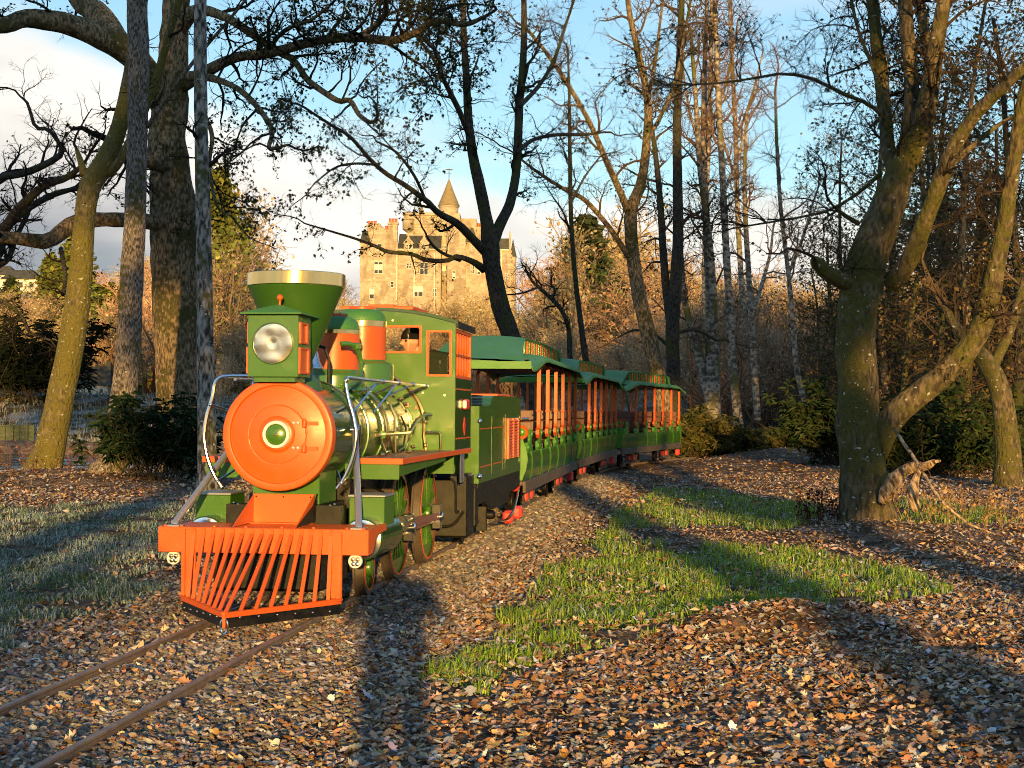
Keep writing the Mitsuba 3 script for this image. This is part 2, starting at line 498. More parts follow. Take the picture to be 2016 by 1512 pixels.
def rot_frames(n, tilt):
    """random frames: normals near vertical"""
    a = rng.random(n) * 2 * math.pi
    t = rng.normal(0, tilt, (n, 2))
    N = np.stack([t[:, 0], t[:, 1], np.ones(n)], -1)
    N /= np.linalg.norm(N, axis=1, keepdims=True)
    U = np.stack([np.cos(a), np.sin(a), 0 * a], -1)
    U -= N * (U * N).sum(1, keepdims=True)
    U /= np.linalg.norm(U, axis=1, keepdims=True)
    return U, np.cross(N, U), N


def pick(pal, n, jit=.25):
    pal = np.array(pal)
    c = pal[rng.integers(0, len(pal), n)]
    return np.clip(c * (1 + jit * rng.normal(0, 1, (n, 1))) * (1 + .07 * rng.normal(0, 1, (n, 3))), .004, .9)


OAK = np.array([(0, -.5), (.16, -.36), (.12, -.22), (.30, -.06), (.20, .06), (.36, .22), (.22, .33), (.14, .5), (0, .55)])
OAK = np.vstack([OAK, OAK[-2:0:-1] * [-1, 1]])
BEECH = np.array([(0, -.5), (.2, -.25), (.27, .05), (.16, .35), (0, .5), (-.16, .35), (-.27, .05), (-.2, -.25)])
SMALL = np.array([(0, -.5), (.26, 0), (0, .5), (-.26, 0)])


def leaves(mb, x, y, z, size, shape, cols, tilt=.25, curl=.5):
    n = len(x)
    U, W, N = rot_frames(n, tilt)
    k = len(shape)
    s = size[:, None]
    cu = rng.normal(0, curl, n)[:, None]
    a, b = shape[None, :, 0] * (.8 + .5 * rng.random((n, 1))), shape[None, :, 1]
    h = cu * (2.2 * a ** 2 + 1.1 * b ** 2)
    P = np.stack([x, y, z], -1)[:, None] + (a[..., None] * U[:, None] + b[..., None] * W[:, None] + h[..., None] * N[:, None]) * s[..., None]
    if k > 4:
        P = np.concatenate([np.stack([x, y, z], -1)[:, None], P], 1)
        f = np.array([(0, 1 + q, 1 + (q + 1) % k) for q in range(k)])
        k += 1
    else:
        f = np.array([(0, 1, 2), (0, 2, 3)])
    F = (f[None] + (np.arange(n) * k)[:, None, None]).reshape(-1, 3)
    mb.add(P.reshape(-1, 3), F, np.repeat(cols, k, 0))


BROWN = [(.50, .34, .23), (.58, .40, .27), (.30, .15, .07), (.42, .21, .09), (.22, .11, .055), (.48, .29, .15), (.38, .24, .15), (.17, .09, .055), (.56, .38, .22), (.32, .21, .14), (.44, .27, .16), (.38, .19, .10)]
PALE = [(.40, .36, .32), (.30, .26, .22), (.48, .41, .33), (.24, .20, .17), (.52, .51, .51), (.55, .45, .33)]

for part, (n, y0, y1, shp, sz) in enumerate(((13000, 5.3, 11.5, OAK, .050), (26000, 5.3, 15, BEECH, .038), (95000, 8, 34, SMALL, .050), (26000, 20, 62, SMALL, .08))):
    x, y = scatter(n, y0, y1, 1.0)
    td = track_dist(x, y)
    g = inside(GRASS_SUN, x, y)
    g2 = inside(GRASS_SHADE, x, y, .5)
    w = np.where(td < .95, .62, 1.0)
    w = np.where(td < .95, np.where(y > 12.5, .10, np.clip(.75 - (y - 5) * .082, .10, 1)), w)
    w = np.where((np.abs(td - .32) < .05) & (y < 20), .04, w)
    w = np.where(g, .2, w)
    w = np.where(g2, .09, w)
    w = np.where((x < -3.2) & (y > 31.5) & (y < 70), 0, w)
    keep = rng.random(n) < w
    x, y, g, g2, td = x[keep], y[keep], g[keep], g2[keep], td[keep]
    n = len(x)
    z = ground_z(x, y) + .004 + rng.random(n) * .028 + .03 * g
    c = pick(BROWN, n)
    pale = rng.random(n) < np.where(x < -.2, .48, .40)
    c[pale] = pick(PALE, int(pale.sum()))
    wl = ground_z(x, y) > POND_Z + .1
    mb = MB()
    leaves(mb, x[wl], y[wl], z[wl], sz * np.clip(np.exp(rng.normal(-.12, .38, wl.sum())), .35, 1.5), shp, c[wl], .36 if part < 2 else .42)
    put('fallen_leaves' if part == 0 else 'fallen_leaves__%03d' % part, mb, 'litter', smooth=False, kind='stuff')
labels['fallen_leaves'].update(label='brown and frosted fallen leaves littering the ground', category='leaves')

# ballast stones on the track bed
mb = MB()
ico = trimesh.creation.icosphere(0)
n = 60000
u = rng.random(n)
s_ = -4.6 * 1 + 0 * u
yy = 5.2 * (40 / 5.2) ** (u * .92)
xc = np.interp(yy, TRACK[:, 1], TRACK[:, 0])
x = xc + rng.normal(0, .68, n)
keep = (np.abs(x - xc) < 1.6) & (np.abs(x) < .40 * yy) & ((np.abs(track_dist(x, yy) - .32) > .035) | (yy > 20))
x, y = x[keep], yy[keep]
n = len(x)
rr = (.009 + .012 * rng.random(n)) * (1 + y / 45)
q = rng.normal(0, 1, (n, 3, 3))
q, _r = np.linalg.qr(q)
sc = rng.uniform(.55, 1.35, (n, 1, 3))
V0 = np.asarray(ico.vertices)
P = np.einsum('vk,nkj->nvj', V0, q) * sc * rr[:, None, None] * np.array([1, 1, .75]) * rng.uniform(.85, 1.15, (n, 12, 1))
td = track_dist(x, y)
P += np.stack([x, y, ground_z(x, y) + rr * .45], -1)[:, None]
cc = pick([(.16, .14, .125), (.22, .185, .15), (.11, .10, .095), (.28, .235, .19), (.19, .14, .10), (.35, .31, .27)], n, .2)
mb.add(P.reshape(-1, 3), (np.asarray(ico.faces)[None] + (np.arange(n) * 12)[:, None, None]).reshape(-1, 3), np.repeat(cc, 12, 0))
put('ballast_stones', mb, 'litter', smooth=False, kind='stuff')
labels['ballast_stones'].update(label='grey brown ballast stones along the railway track', category='stones')


# ------------------------------------------------------------------ grass
def blades(mb, x, y, h, wd, cols, lean=.5, z=None):
    n = len(x)
    z = ground_z(x, y) if z is None else z
    a = rng.random(n) * 2 * math.pi
    s = np.stack([np.cos(a), np.sin(a), 0 * a], -1) * (wd / 2)[:, None]
    b = rng.random(n) * 2 * math.pi
    ln = (np.abs(rng.normal(0, lean, n)) * h)[:, None] * np.stack([np.cos(b), np.sin(b), 0 * b], -1)
    p0 = np.stack([x, y, z - .005], -1)
    p1 = p0 + ln * .3 + np.array([0, 0, 1]) * (h * .6)[:, None]
    p2 = p0 + ln + np.array([0, 0, 1]) * (h * (1 - .25 * np.minimum(lean, 1)))[:, None]
    V = np.stack([p0 - s, p0 + s, p1 + s * .75, p1 - s * .75, p2], 1)
    f = np.array([(0, 1, 2), (0, 2, 3), (3, 2, 4)])
    mb.add(V.reshape(-1, 3), (f[None] + (np.arange(n) * 5)[:, None, None]).reshape(-1, 3), np.repeat(cols, 5, 0))


def grass(key, poly, n, y0, y1, pal, hgt, wd, label, frost=0.0, wob=.35, lean=.5):
    x, y = scatter(n, y0, y1, .9, .12)
    tuft = meshkit.fbm(np.stack([x * 3.2, y * 3.2, 0 * x], -1), 3, 44)
    edge = shapely.distance(poly.boundary, shapely.points(x, y))
    keep = inside(poly, x, y, wob * 1.3) & (tuft + rng.normal(0, .06, n) > .50 - .10 * np.minimum(edge / .5, 1)) & (track_dist(x, y) > .85)
    x, y, tuft = x[keep], y[keep], tuft[keep]
    n = len(x)
    c = pick(pal, n, .22)
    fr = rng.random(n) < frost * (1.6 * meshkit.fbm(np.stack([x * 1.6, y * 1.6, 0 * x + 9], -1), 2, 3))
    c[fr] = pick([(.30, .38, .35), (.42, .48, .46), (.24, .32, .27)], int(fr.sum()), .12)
    mb = MB()
    blades(mb, x, y, hgt * (.5 + rng.random(n) * .9) * (.55 + 1.0 * np.clip((tuft - .4) * 3, 0, 1)), wd * (.7 + .6 * rng.random(n)) * (1 + y / 40), c, lean)
    put(key, mb, 'leaf', smooth=False, kind='stuff')
    labels[key].update(label=label, category='grass')


grass('sunlit_grass', GRASS_SUN, 290000, 6.2, 30, [(.20, .34, .04), (.27, .40, .06), (.15, .28, .035), (.36, .42, .11)], .085, .0075, 'green grass with frosty tips growing in patches right of the track', .14, lean=.7)
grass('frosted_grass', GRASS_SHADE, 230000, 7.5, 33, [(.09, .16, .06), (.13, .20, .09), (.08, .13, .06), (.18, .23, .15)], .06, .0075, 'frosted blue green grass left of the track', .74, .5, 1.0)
x = rng.uniform(-34, 42, 26000)
y = rng.uniform(66, 92, 26000)
mb = MB()
n = len(x)
c = pick([(.26, .28, .26), (.20, .20, .14), (.34, .37, .36), (.26, .20, .12), (.18, .13, .07)], n, .2)
blades(mb, x, y, .28 * (.4 + rng.random(n)), np.full(n, .05), c, .6)
put('bank_grass', mb, 'leaf', smooth=False, kind='stuff')
labels['bank_grass'].update(label='rough frosty grass on the bank beyond the pond', category='grass')
# ================================================================== the locomotive (x right, y back along the train, z up from rail top)
L = thing('locomotive', 'green and orange narrow gauge steam style engine with funnel chimney and orange slatted cowcatcher', 'locomotive')


def lp(name, mb, m, smooth=35, parent=None, **kw):
    return put((parent or L) + '__' + name, mb, m, TRAIN, smooth, **kw)


def sym(f):
    """builds f(side) for both sides in one mesh"""
    m = MB()
    for s in (-1, 1):
        f(m, s)
    return m


def mirror(mb):
    v, f = mb.pair()
    return v * [-1, 1, 1], f[:, ::-1]


# front beam with its deck and side valances
m = MB().box(-.698, .698, 0, .055, .415, .58, .004)
m.box(-.694, .694, .055, .47, .558, .577)
for s in (-1, 1):
    pl = [(.052, .417), (.13, .417), (.19, .45), (.24, .5), (.34, .53), (.58, .536), (.58, .58), (.052, .58)]
    m.prism(pl, 'x', s * .676, s * .697)
    m.box(min(s * .45, s * .68), max(s * .45, s * .68), .47, .58, .56, .5765)
BEAM = lp('front_beam', m, 'orange_paint')
b = MB()
for x in (-.66, -.55, -.33, .33, .55, .66, -.12, .12):
    b.lathe([(0, 0), (.011, 0), (.011, .008), (.006, .012), (0, .012)], 8, 'z', (x, .03, .58))
lp('bolts', b, 'orange_paint', 35, BEAM)

# cowcatcher
CC = L + '__cowcatcher'
used.add(CC)
NOSE = np.array([0, -.785, .13])
m = MB()
for s in (-1, 1):
    m.box(min(s * .505, s * .528), max(s * .505, s * .528), -.034, -.003, .13, .565)
    m.box(min(s * .44, s * .53), max(s * .44, s * .53), -.014, -.002, .14, .562)
    m.bar((s * .527, -.02, .136), NOSE + [s * .004, 0, .002], .035, .012)
    m.bar((s * .527, -.02, .122), NOSE + [s * .004, 0, -.010], .012, .03)
m.box(-.009, .009, -.8, -.78, .05, .14)
lp('frame', m, 'orange_paint', 35, CC)
for i in range(15):
    x = -.455 + .065 * i
    k = i - 7
    top = np.array([x, -.008, .545])
    q = abs(k) / 7.6
    bot = NOSE * (1 - q) + np.array([.50 * np.sign(k), -.03, .136]) * q if k else NOSE + [0, .012, 0]
    mm = MB()
    d = bot - top
    mm.bar(top, bot, .024, .011, (0, -1, .4))
    mm.bar(top + [0, -.003, -.005], top + [0, -.006, .03], .024, .01, (0, -1, .1))
    lp('bar', mm, 'orange_paint', 35, CC)
m = MB()
for s in (-1, 1):
    m.bar((s * .517, -.015, .085), NOSE + [s * .003, .02, -.045], .014, .086)
lp('rubber_skirt', m, 'black_iron', 35, CC)
m = MB()
g = np.linspace(0, 2 * math.pi, 25)
m.tube(np.stack([.022 * np.cos(g), -.79 + 0 * g, .055 + .045 * np.sin(g)], -1), .007, 6)
for s in (-1, 1):
    for q in np.linspace(.12, .9, 6):
        c = NOSE * (1 - q) + np.array([s * .52, -.02, .09]) * q
        m.ball(c + [s * .008, -.012, -.025], .008, 1)
lp('bolts', m, 'chrome', 35, CC)

# spot lamps under the beam
for s in (-1, 1):
    m = MB().lathe([(0, .06), (.03, .055), (.044, .03), (.047, -.005), (.043, -.012), (.036, -.006), (0, -.004)], 24, 'y', (s * .605, .04, .375))
    m.box(s * .605 - .01, s * .605 + .01, .045, .065, .4, .42)
    k = lp('spot_lamp', m, 'white_enamel')
    for gx, gz in ((-.016, .012), (.016, .012), (-.012, -.018), (.014, -.018)):
        lp('lens', MB().ball((s * .605 + gx, .034, .375 + gz), .0165, 1, (1, .5, 1)), 'reflector', 35, k)

# sloping orange plate below the boiler, with its webs
m = MB().box(-.213, .213, .5, .51, .577, .775, .002)
m.box(-.213, .213, .42, .5, .577, .584)
lp('saddle_plate', m, 'orange_paint')
for s in (-1, 1):
    m = MB().prism([(.499, .582), (.499, .765), (.03, .582)], 'x', s * .206, s * .213)
    k = lp('web_plate', m, 'orange_paint')
    m = MB().prism([(.49, .59), (.62, .80), (.60, .81), (.47, .70), (.03, .585)], 'x', s * .2145, s * .224)
    lp('backing', m, 'black_iron', 35, k)
b = MB()
for x in (-.19, 0, .19):
    b.lathe([(0, 0), (.006, 0), (0, -.005)], 8, 'y', (x, .5, .755))
lp('plate_screws', b, 'black_iron')
lp('saddle', MB().box(-.235, .235, .56, 1.05, .70, 1.0, .006), 'green_paint')
m = MB().box(-.26, .26, .52, 4.6, .28, .70)
m.box(-.36, .36, .10, .9, .16, .42, .02)
m.box(-.30, .30, 1.2, 3.2, .5, .86)
for s in (-1, 1):
    m.box(min(s * .24, s * .40), max(s * .24, s * .40), .5, .66, .50, .70)
    m.box(min(s * .2, s * .3), max(s * .2, s * .3), 3.0, 4.5, .3, .95)
lp('frames', m, 'black_iron')
b = MB()
for x, z in ((.29, .72), (.32, .73), (.35, .74), (.30, .67), (.33, .64)):
    for s in (-1, 1):
        b.ball((s * x, .515, z - .03), .009, 1)
lp('frame_bolts', b, 'chrome')

# cylinders and steam chests
for s in (-1, 1):
    m = MB().lathe([(.132, .5), (.142, .51), (.142, 1.22), (.132, 1.23)], 40, 'y', (s * .545, 0, .475))
    k = lp('cylinder', m, 'dark_green_paint')
    m = MB().lathe([(0, .485), (.09, .485), (.1, .494), (.132, .498), (.136, .51), (.136, .52)], 40, 'y', (s * .545, 0, .475))
    lp('cylinder_cover', m, 'chrome', 35, k)
    m = MB().box(min(s * .42, s * .665), max(s * .42, s * .665), .66, 1.0, .55, .752, .004)
    k = lp('steam_chest', m, 'green_paint')
    m = MB().box(min(s * .412, s * .672), max(s * .412, s * .672), .645, 1.015, .753, .767, .003)
    lp('lid', m, 'grey_metal', 35, k)
    # piston rod, crosshead, guide bars
    m = MB().bar((s * .53, 1.2, .475), (s * .53, 2.5, .475), .02, .02)
    m.box(s * .53 - .03, s * .53 + .03, 1.95, 2.05, .42, .54, .004)
    lp('crosshead', m, 'chrome')
    m = MB().box(s * .5 - .035, s * .5 + .035, 1.45, 1.5, .3, .62)
    m.tube([(s * .5, 1.5, .63), (s * .5, 1.5, .7), (s * .42, 1.5, .74), (s * .3, 1.5, .74)], .04, 10)
    lp('motion_bracket', m, 'black_iron')

# smokebox, door, boiler
ZB = 1.18
lp('smokebox', MB().lathe([(.33, .42), (.352, .43), (.352, 1.12), (.36, 1.13), (.372, 1.135), (.372, 1.17), (.36, 1.175), (.34, 1.18)], 96, 'y', (0, 0, ZB)), 'dark_green_paint')
prof = [(0, .312), (.09, .312), (.105, .318), (.113, .322), (.118, .3265), (.124, .322), (.19, .327), (.196, .332), (.204, .329), (.255, .337), (.318, .35), (.324, .351), (.327, .345), (.329, .333), (.333, .33), (.368, .33), (.376, .336), (.378, .345), (.378, .425), (.37, .43), (.34, .432)]
DOOR = lp('smokebox_door', MB().lathe(prof, 128, 'y', (0, 0, ZB)), 'orange_paint', 40)
b = MB()
for k in range(12):
    a = math.radians(15 + 30 * k)
    b.lathe([(0, .322), (.007, .323), (.008, .331)], 8, 'y', (.351 * math.cos(a), 0, ZB + .351 * math.sin(a)))
for k in range(8):
    a = math.radians(45 * k + 5)
    b.lathe([(0, .321), (.01, .322), (.012, .335)], 8, 'y', (.2 * math.cos(a), 0, ZB + .2 * math.sin(a)))
lp('door_studs', b, 'orange_paint', 35, DOOR)
for z in (.077, -.09):
    m = MB().lathe([(0, -.028), (.014, -.028), (.016, -.024), (.016, .018), (.008, .022), (.008, .034), (0, .034)], 12, 'z', (.19, .305, ZB + z))
    m.box(.17, .28, .318, .328, ZB + z - .012, ZB + z + .012)
    k = lp('hinge', m, 'orange_paint', 35, DOOR)
    b = MB()
    for x in (.112, .143):
        b.lathe([(0, .312), (.009, .313), (.010, .33)], 8, 'y', (x, 0, ZB + z + .002))
    lp('hinge_bolts', b, 'grey_metal', 35, DOOR)
lp('ring', MB().lathe([(.071, .313), (.071, .292), (.076, .285), (.088, .285), (.0925, .292), (.0935, .314)], 48, 'y', (0, 0, ZB)), 'white_enamel', 35, DOOR)
lp('cap', MB().lathe([(0, .284), (.03, .286), (.06, .293), (.073, .303)], 40, 'y', (0, 0, ZB)), 'green_paint', 60, DOOR)
lp('nut', MB().ball((0, .282, ZB), .011, 2), 'brass', 35, DOOR)

lp('boiler', MB().lathe([(.30, 1.175), (.342, 1.18), (.345, 3.42), (.3, 3.42)], 96, 'y', (0, 0, ZB)), 'boiler_green')
for y in (1.62, 2.16, 2.74, 3.3):
    m = MB().lathe([(.343, y - .036), (.352, y - .034), (.354, y - .02), (.352, y + .034), (.343, y + .036)], 96, 'y', (0, 0, ZB))
    lp('boiler_band', m, 'green_paint')
for y in (1.20, 2.12, 2.2):
    m = MB()
    g = np.linspace(-.4, math.pi + .4, 40)
    m.tube(np.stack([.375 * np.cos(g), y + 0 * g, ZB + .375 * np.sin(g)], -1), .010, 8)
    lp('boiler_hoop', m, 'brass')

# headlamp
HL = lp('headlamp', MB().box(-.171, .171, .2, .53, 1.563, 1.975, .003).box(-.14, .14, .24, .5, 1.53, 1.563), 'green_paint')
m = MB().lathe([(.139, .199), (.139, .19), (.132, .189), (.132, .199)], 48, 'y', (0, 0, 1.783))
lp('lens_rim', m, 'dark_green_paint', 35, HL)
m = MB().lathe([(0, .1985), (.02, .1975), (.05, .194), (.055, .197), (.09, .1945), (.133, .1975)], 48, 'y', (0, 0, 1.783))
lp('lens', m, 'reflector', 60, HL)
m = MB()
zr = 1.975
V = [(-.208, .135, zr), (.208, .135, zr), (.208, .59, zr), (-.208, .59, zr), (-.208, .135, zr + .008), (.208, .135, zr + .008), (.208, .59, zr + .008), (-.208, .59, zr + .008), (0, .33, zr + .076), (0, .39, zr + .076)]
m.add(V, [(0, 2, 1), (0, 3, 2), (4, 5, 8), (5, 6, 9), (5, 9, 8), (6, 7, 9), (7, 4, 8), (7, 8, 9), (0, 1, 5), (0, 5, 4), (1, 2, 6), (1, 6, 5), (2, 3, 7), (2, 7, 6), (3, 0, 4), (3, 4, 7)])
RF = lp('lamp_roof', m, 'roof_green', False, HL)
for s in (-1, 1):
    for z0, z1, y0, y1 in ((1.785, 1.925, .225, .43), (1.585, 1.76, .21, .47)):
        m = MB()
        x0, x1 = sorted((s * .1715, s * .184))
        for a in ((y0, y0 + .045, z0, z1), (y1 - .045, y1, z0, z1)):
            m.box(x0, x1, *a)
        m.box(x0, x1, y0 + .045, y1 - .045, z1 - .012, z1)
        m.box(x0, x1, y0 + .045, y1 - .045, z0, z0 + .012)
        lp('side_frame', m, 'orange_paint', 35, HL)
        lp('side_glass', MB().box(*sorted((s * .1712, s * .1735)), y0 + .04, y1 - .04, z0 + .01, z1 - .01), 'orange_paint', 35, HL)
m = MB().lathe([(.006, 2.03), (.008, 2.05), (.008, 2.075), (.012, 2.08)], 12, 'z', (0, .36, 0)).ball((0, .36, 2.098), .021, 3)
lp('finial', m, 'orange_paint', 35, HL)

# chimney
ST = lp('chimney', MB().lathe([(.19, 1.48), (.175, 1.54), (.14, 1.57), (.118, 1.60), (.118, 1.69), (.335, 2.203), (.31, 2.203), (.1, 1.75), (.1, 1.6)], 72, 'z', (0, .78, 0)), 'chimney_green')
lp('rim', MB().lathe([(.335, 2.20), (.341, 2.204), (.341, 2.288), (.335, 2.292), (.318, 2.292), (.312, 2.28), (.312, 2.2)], 96, 'z', (0, .78, 0)), 'brass', 35, ST)

# domes
for key, y, z0, z1, z2, z3, z4, fl in (('sand_dome', 1.9, 1.5, 1.655, 1.925, 1.962, 2.065, .25), ('steam_dome', 2.9, 1.5, 1.764, 2.035, 2.09, 2.185, .27)):
    k = lp(key, MB().lathe([(.2, z0 - .06), (fl + .02, z0), (fl, z0 + .02), (fl, z1 - .05), (fl - .012, z1 - .03), (.205, z1 - .012), (.2, z1)], 64, 'z', (0, y, 0)), 'green_paint')
    lp('barrel', MB().lathe([(.198, z1), (.2, z1 + .003), (.2, z2)], 64, 'z', (0, y, 0)), 'orange_paint', 35, k)
    lp('band', MB().lathe([(.2, z2), (.206, z2 + .004), (.206, z3 - .004), (.2, z3)], 64, 'z', (0, y, 0)), 'brass', 35, k)
    a = np.linspace(0, math.pi / 2, 12)
    h = z4 - z3
    lp('cap', MB().lathe([(.11 + .089 * math.cos(t), z3 + h * math.sin(t)) for t in a] + [(0, z4)], 64, 'z', (0, y, 0)), 'roof_green', 50, k)
    lp('lid', MB().lathe([(.105, z4 - .003), (.11, z4 + .002), (.11, z4 + .018), (.1, z4 + .022), (0, z4 + .022)], 40, 'z', (0, y, 0)), 'orange_paint', 35, k)

# fittings between chimney and dome: bell with its yoke, bent pipe with a valve
m = MB().lathe([(.015, 1.80), (.03, 1.795), (.05, 1.76), (.06, 1.70), (.085, 1.655), (.085, 1.65), (0, 1.65)], 32, 'z', (-.02, 1.3, 0))
B = lp('bell', m, 'chrome')
m = MB()
for s in (-1, 1):
    m.tube([(-.02 + s * .13, 1.3, 1.5), (-.02 + s * .13, 1.3, 1.72), (-.02 + s * .10, 1.3, 1.80), (-.02, 1.3, 1.83)], .012, 8)
lp('yoke', m, 'black_iron', 35, B)
m = MB().tube(spline([(.22, 1.25, 1.51), (.25, 1.4, 1.53), (.27, 1.6, 1.60), (.27, 1.66, 1.70), (.25, 1.62, 1.80), (.21, 1.55, 1.84), (.15, 1.5, 1.84)], 30), .018, 10)
m.box(.215, .275, 1.58, 1.66, 1.80, 1.85, .008)
lp('bent_pipe', m, 'green_paint')
m = MB()
for y in (1.05, 1.25, 1.5, 1.72, 2.1, 2.35, 2.6, 3.15):
    for s in (-1, 1):
        m.ball((s * .2, y, ZB + .30 + .012), .013, 1)
lp('rivets', m, 'brass')

# hand rails: hoops beside the smokebox, rails back to the cab, stays
for s in (-1, 1):
    hoop = [(s * .45, .39, 1.52), (s * .468, .39, 1.424), (s * .503, .39, 1.306), (s * .523, .39, 1.18), (s * .514, .39, 1.08), (s * .488, .39, .985), (s * .445, .39, .89), (s * .395, .39, .82)]
    hoop = ([(-.2, .40, 1.572), (-.35, .39, 1.57), (-.41, .39, 1.56)] if s < 0 else [(.47, 2.0, 1.56), (.47, 1.0, 1.56), (.465, .45, 1.562), (.455, .395, 1.556)]) + hoop
    k = lp('hand_rail', MB().tube(spline(hoop, 60), .014, 10), 'chrome')
    for a, c in (((s * .36, .52, 1.33), (s * .482, .39, 1.375)), ((s * .36, .55, .93), (s * .425, .39, .86))):
        m = MB().tube([a, c], .009, 8)
        m.ball(c, .017, 1)
        lp('stay', m, 'chrome', 35, k)
    m = MB().tube([(s * .47, .9 if s < 0 else 2.0, 1.56), (s * .47, 3.4, 1.56)], .012, 8)
    for y in (1.5, 2.1, 2.7, 3.3):
        m.ball((s * .47, y, 1.56), .022, 1)
        m.tube([(s * .47, y, 1.56), (s * .28, y, 1.47)], .008, 6)
    for y in (1.0, 1.7):
        m.tube([(s * .47, y + .35, 1.56), (s * .36, y, 1.33)], .007, 6)
    lp('boiler_rail', m, 'chrome')
    # slanting strut from the smokebox to the corner of the beam
    m = MB().tube([(s * .40, .95, 1.19), (s * .40, .90, 1.20), (s * .615, .09, .60), (s * .615, .085, .585)], .023, 12)
    m.box(s * .615 - .045, s * .615 + .045, .03, .14, .578, .588, .002)
    k = lp('strut', m, 'grey_metal')
    m = MB().lathe([(0, -.07), (.022, -.07), (.022, -.03), (.034, -.03), (.034, 0), (0, 0)], 12, 'x', (s * .44, .9, 1.21))
    lp('strut_nut', m, 'chrome', 35, k)
    # pipework beside the boiler
    q = lambda p: [(s * x, y, z) for x, y, z in p]
    m = MB()
    m.tube(q([(.46, 1.35, 1.165), (.46, 2.6, 1.165), (.46, 2.66, 1.18), (.47, 2.9, 1.27), (.5, 3.1, 1.31), (.55, 3.15, 1.31)]), .014, 8)
    m.tube(q([(.40, 1.75, 1.165), (.42, 1.75, 1.09), (.46, 1.7, 1.02)]), .009, 6)
    m.tube(q([(.41, 2.05, 1.4), (.455, 2.05, 1.3), (.46, 2.05, 1.02)]), .012, 8)
    m.tube(q([(.39, 2.15, 1.15), (.42, 2.2, 1.02)]), .009, 6)
    m.tube(q([(.40, 2.6, 1.3), (.43, 2.65, 1.2), (.44, 2.5, 1.05), (.42, 2.4, 1.02)]), .009, 6)
    lp('copper_pipe', m, 'brass')
    g = np.linspace(math.radians(98), math.radians(-8), 30)
    m = MB().tube([(s * .455 * math.cos(t), 3.33, ZB + .02 + .47 * math.sin(t)) for t in g] + q([(.47, 3.33, 1.0)]), .014, 10)
    for z in (1.32, 1.25, 1.05):
        m.ball((s * .466, 3.33, z), .022, 1)
    m.tube(q([(.47, 3.33, 1.16), (.58, 3.33, 1.16), (.60, 3.33, 1.14), (.60, 3.33, 1.0)]), .012, 8)
    lp('arched_pipe', m, 'brass')
    m = MB().lathe([(.006, 0), (.03, 0), (.03, .012), (.006, .012)], 12, 'y', (s * .46, 1.55, 1.165))
    lp('valve_wheel', m, 'green_paint')
    m = MB()
    for x, y, z in ((.43, 1.9, 1.03), (.5, 2.4, 1.02), (.47, 1.5, 1.02), (.44, 2.75, 1.17), (.42, 2.3, 1.2), (.47, 2.75, 1.05), (.41, 2.7, 1.4), (.38, 2.66, 1.44)):
        m.ball((s * x, y, z), .022, 1, (1, 1.6, .8))
    lp('fittings', m, 'brass')
    # running board
    m = MB().box(*sorted((s * .36, s * .715)), .985, 4.25, .996, 1.006)
    k = lp('running_board', m, 'brown_paint')
    m = MB().box(*sorted((s * .40, s * .73)), .972, .985, .967, 1.009, .002)
    m.box(*sorted((s * .715, s * .73)), .985, 4.26, .967, 1.009, .002)
    lp('edge', m, 'orange_paint', 35, k)
    m = MB().box(*sorted((s * .31, s * .70)), .99, 1.0, .86, .967)
    m.prism([(1.0, .88), (1.0, .967), (3.0, .967), (3.0, .93)], 'x', s * .69, s * .70)
    lp('valance', m, 'green_paint', 35, k)
    lp('cab_support', MB().box(*sorted((s * .45, s * .69)), 3.5, 3.52, .80, .967), 'green_paint')
    m = MB()
    for y in (4.05, 4.12, 4.2):
        m.tube([(s * .66, y, .70), (s * .66, y, .967)], .016, 8)
    lp('stanchions', m, 'chrome')

# wheels: small leading pair, two large driving pairs
def wheel(s, y, r, parent_name):
    cx = s * .385
    i = -s
    m = MB().lathe([(r - .045, -.03), (r - .004, -.03), (r, -.026), (r + .002, .03), (r + .018, .036), (r + .018, .048), (r - .045, .05)][::1], 64, 'x', (0, 0, 0))
    v, f = m.pair()
    v[:, 0] *= i
    m = MB().add(v + [cx, y, r + .0], f)
    k = lp(parent_name, m, 'dusty_frame')
    m = MB().lathe([(r - .048, -.034), (r - .030, -.034), (r - .028, -.030), (r - .048, -.028)], 64, 'x')
    v, f = m.pair()
    v[:, 0] *= i
    lp('rim_line', MB().add(v + [cx, y, r], f), 'orange_paint', 35, k)
    m = MB().lathe([(0, -.05), (.06, -.05), (.07, -.03), (.07, .03)], 24, 'x')
    for n in range(16 if r > .3 else 10):
        a = 2 * math.pi * n / (16 if r > .3 else 10)
        m.bar((0, .05 * math.cos(a), .05 * math.sin(a)), (0, (r - .03) * math.cos(a), (r - .03) * math.sin(a)), .03, .036, (1, 0, 0))
    if r > .3:
        m.prism(sg.Polygon([(r * .93 * math.cos(t), r * .93 * math.sin(t)) for t in np.linspace(-2.4, -.74, 12)]), 'x', -.02, .02)
    v, f = m.pair()
    v[:, 0] *= i
    lp('spokes', MB().add(v + [cx, y, r], f), 'green_paint', 35, k)
    return k


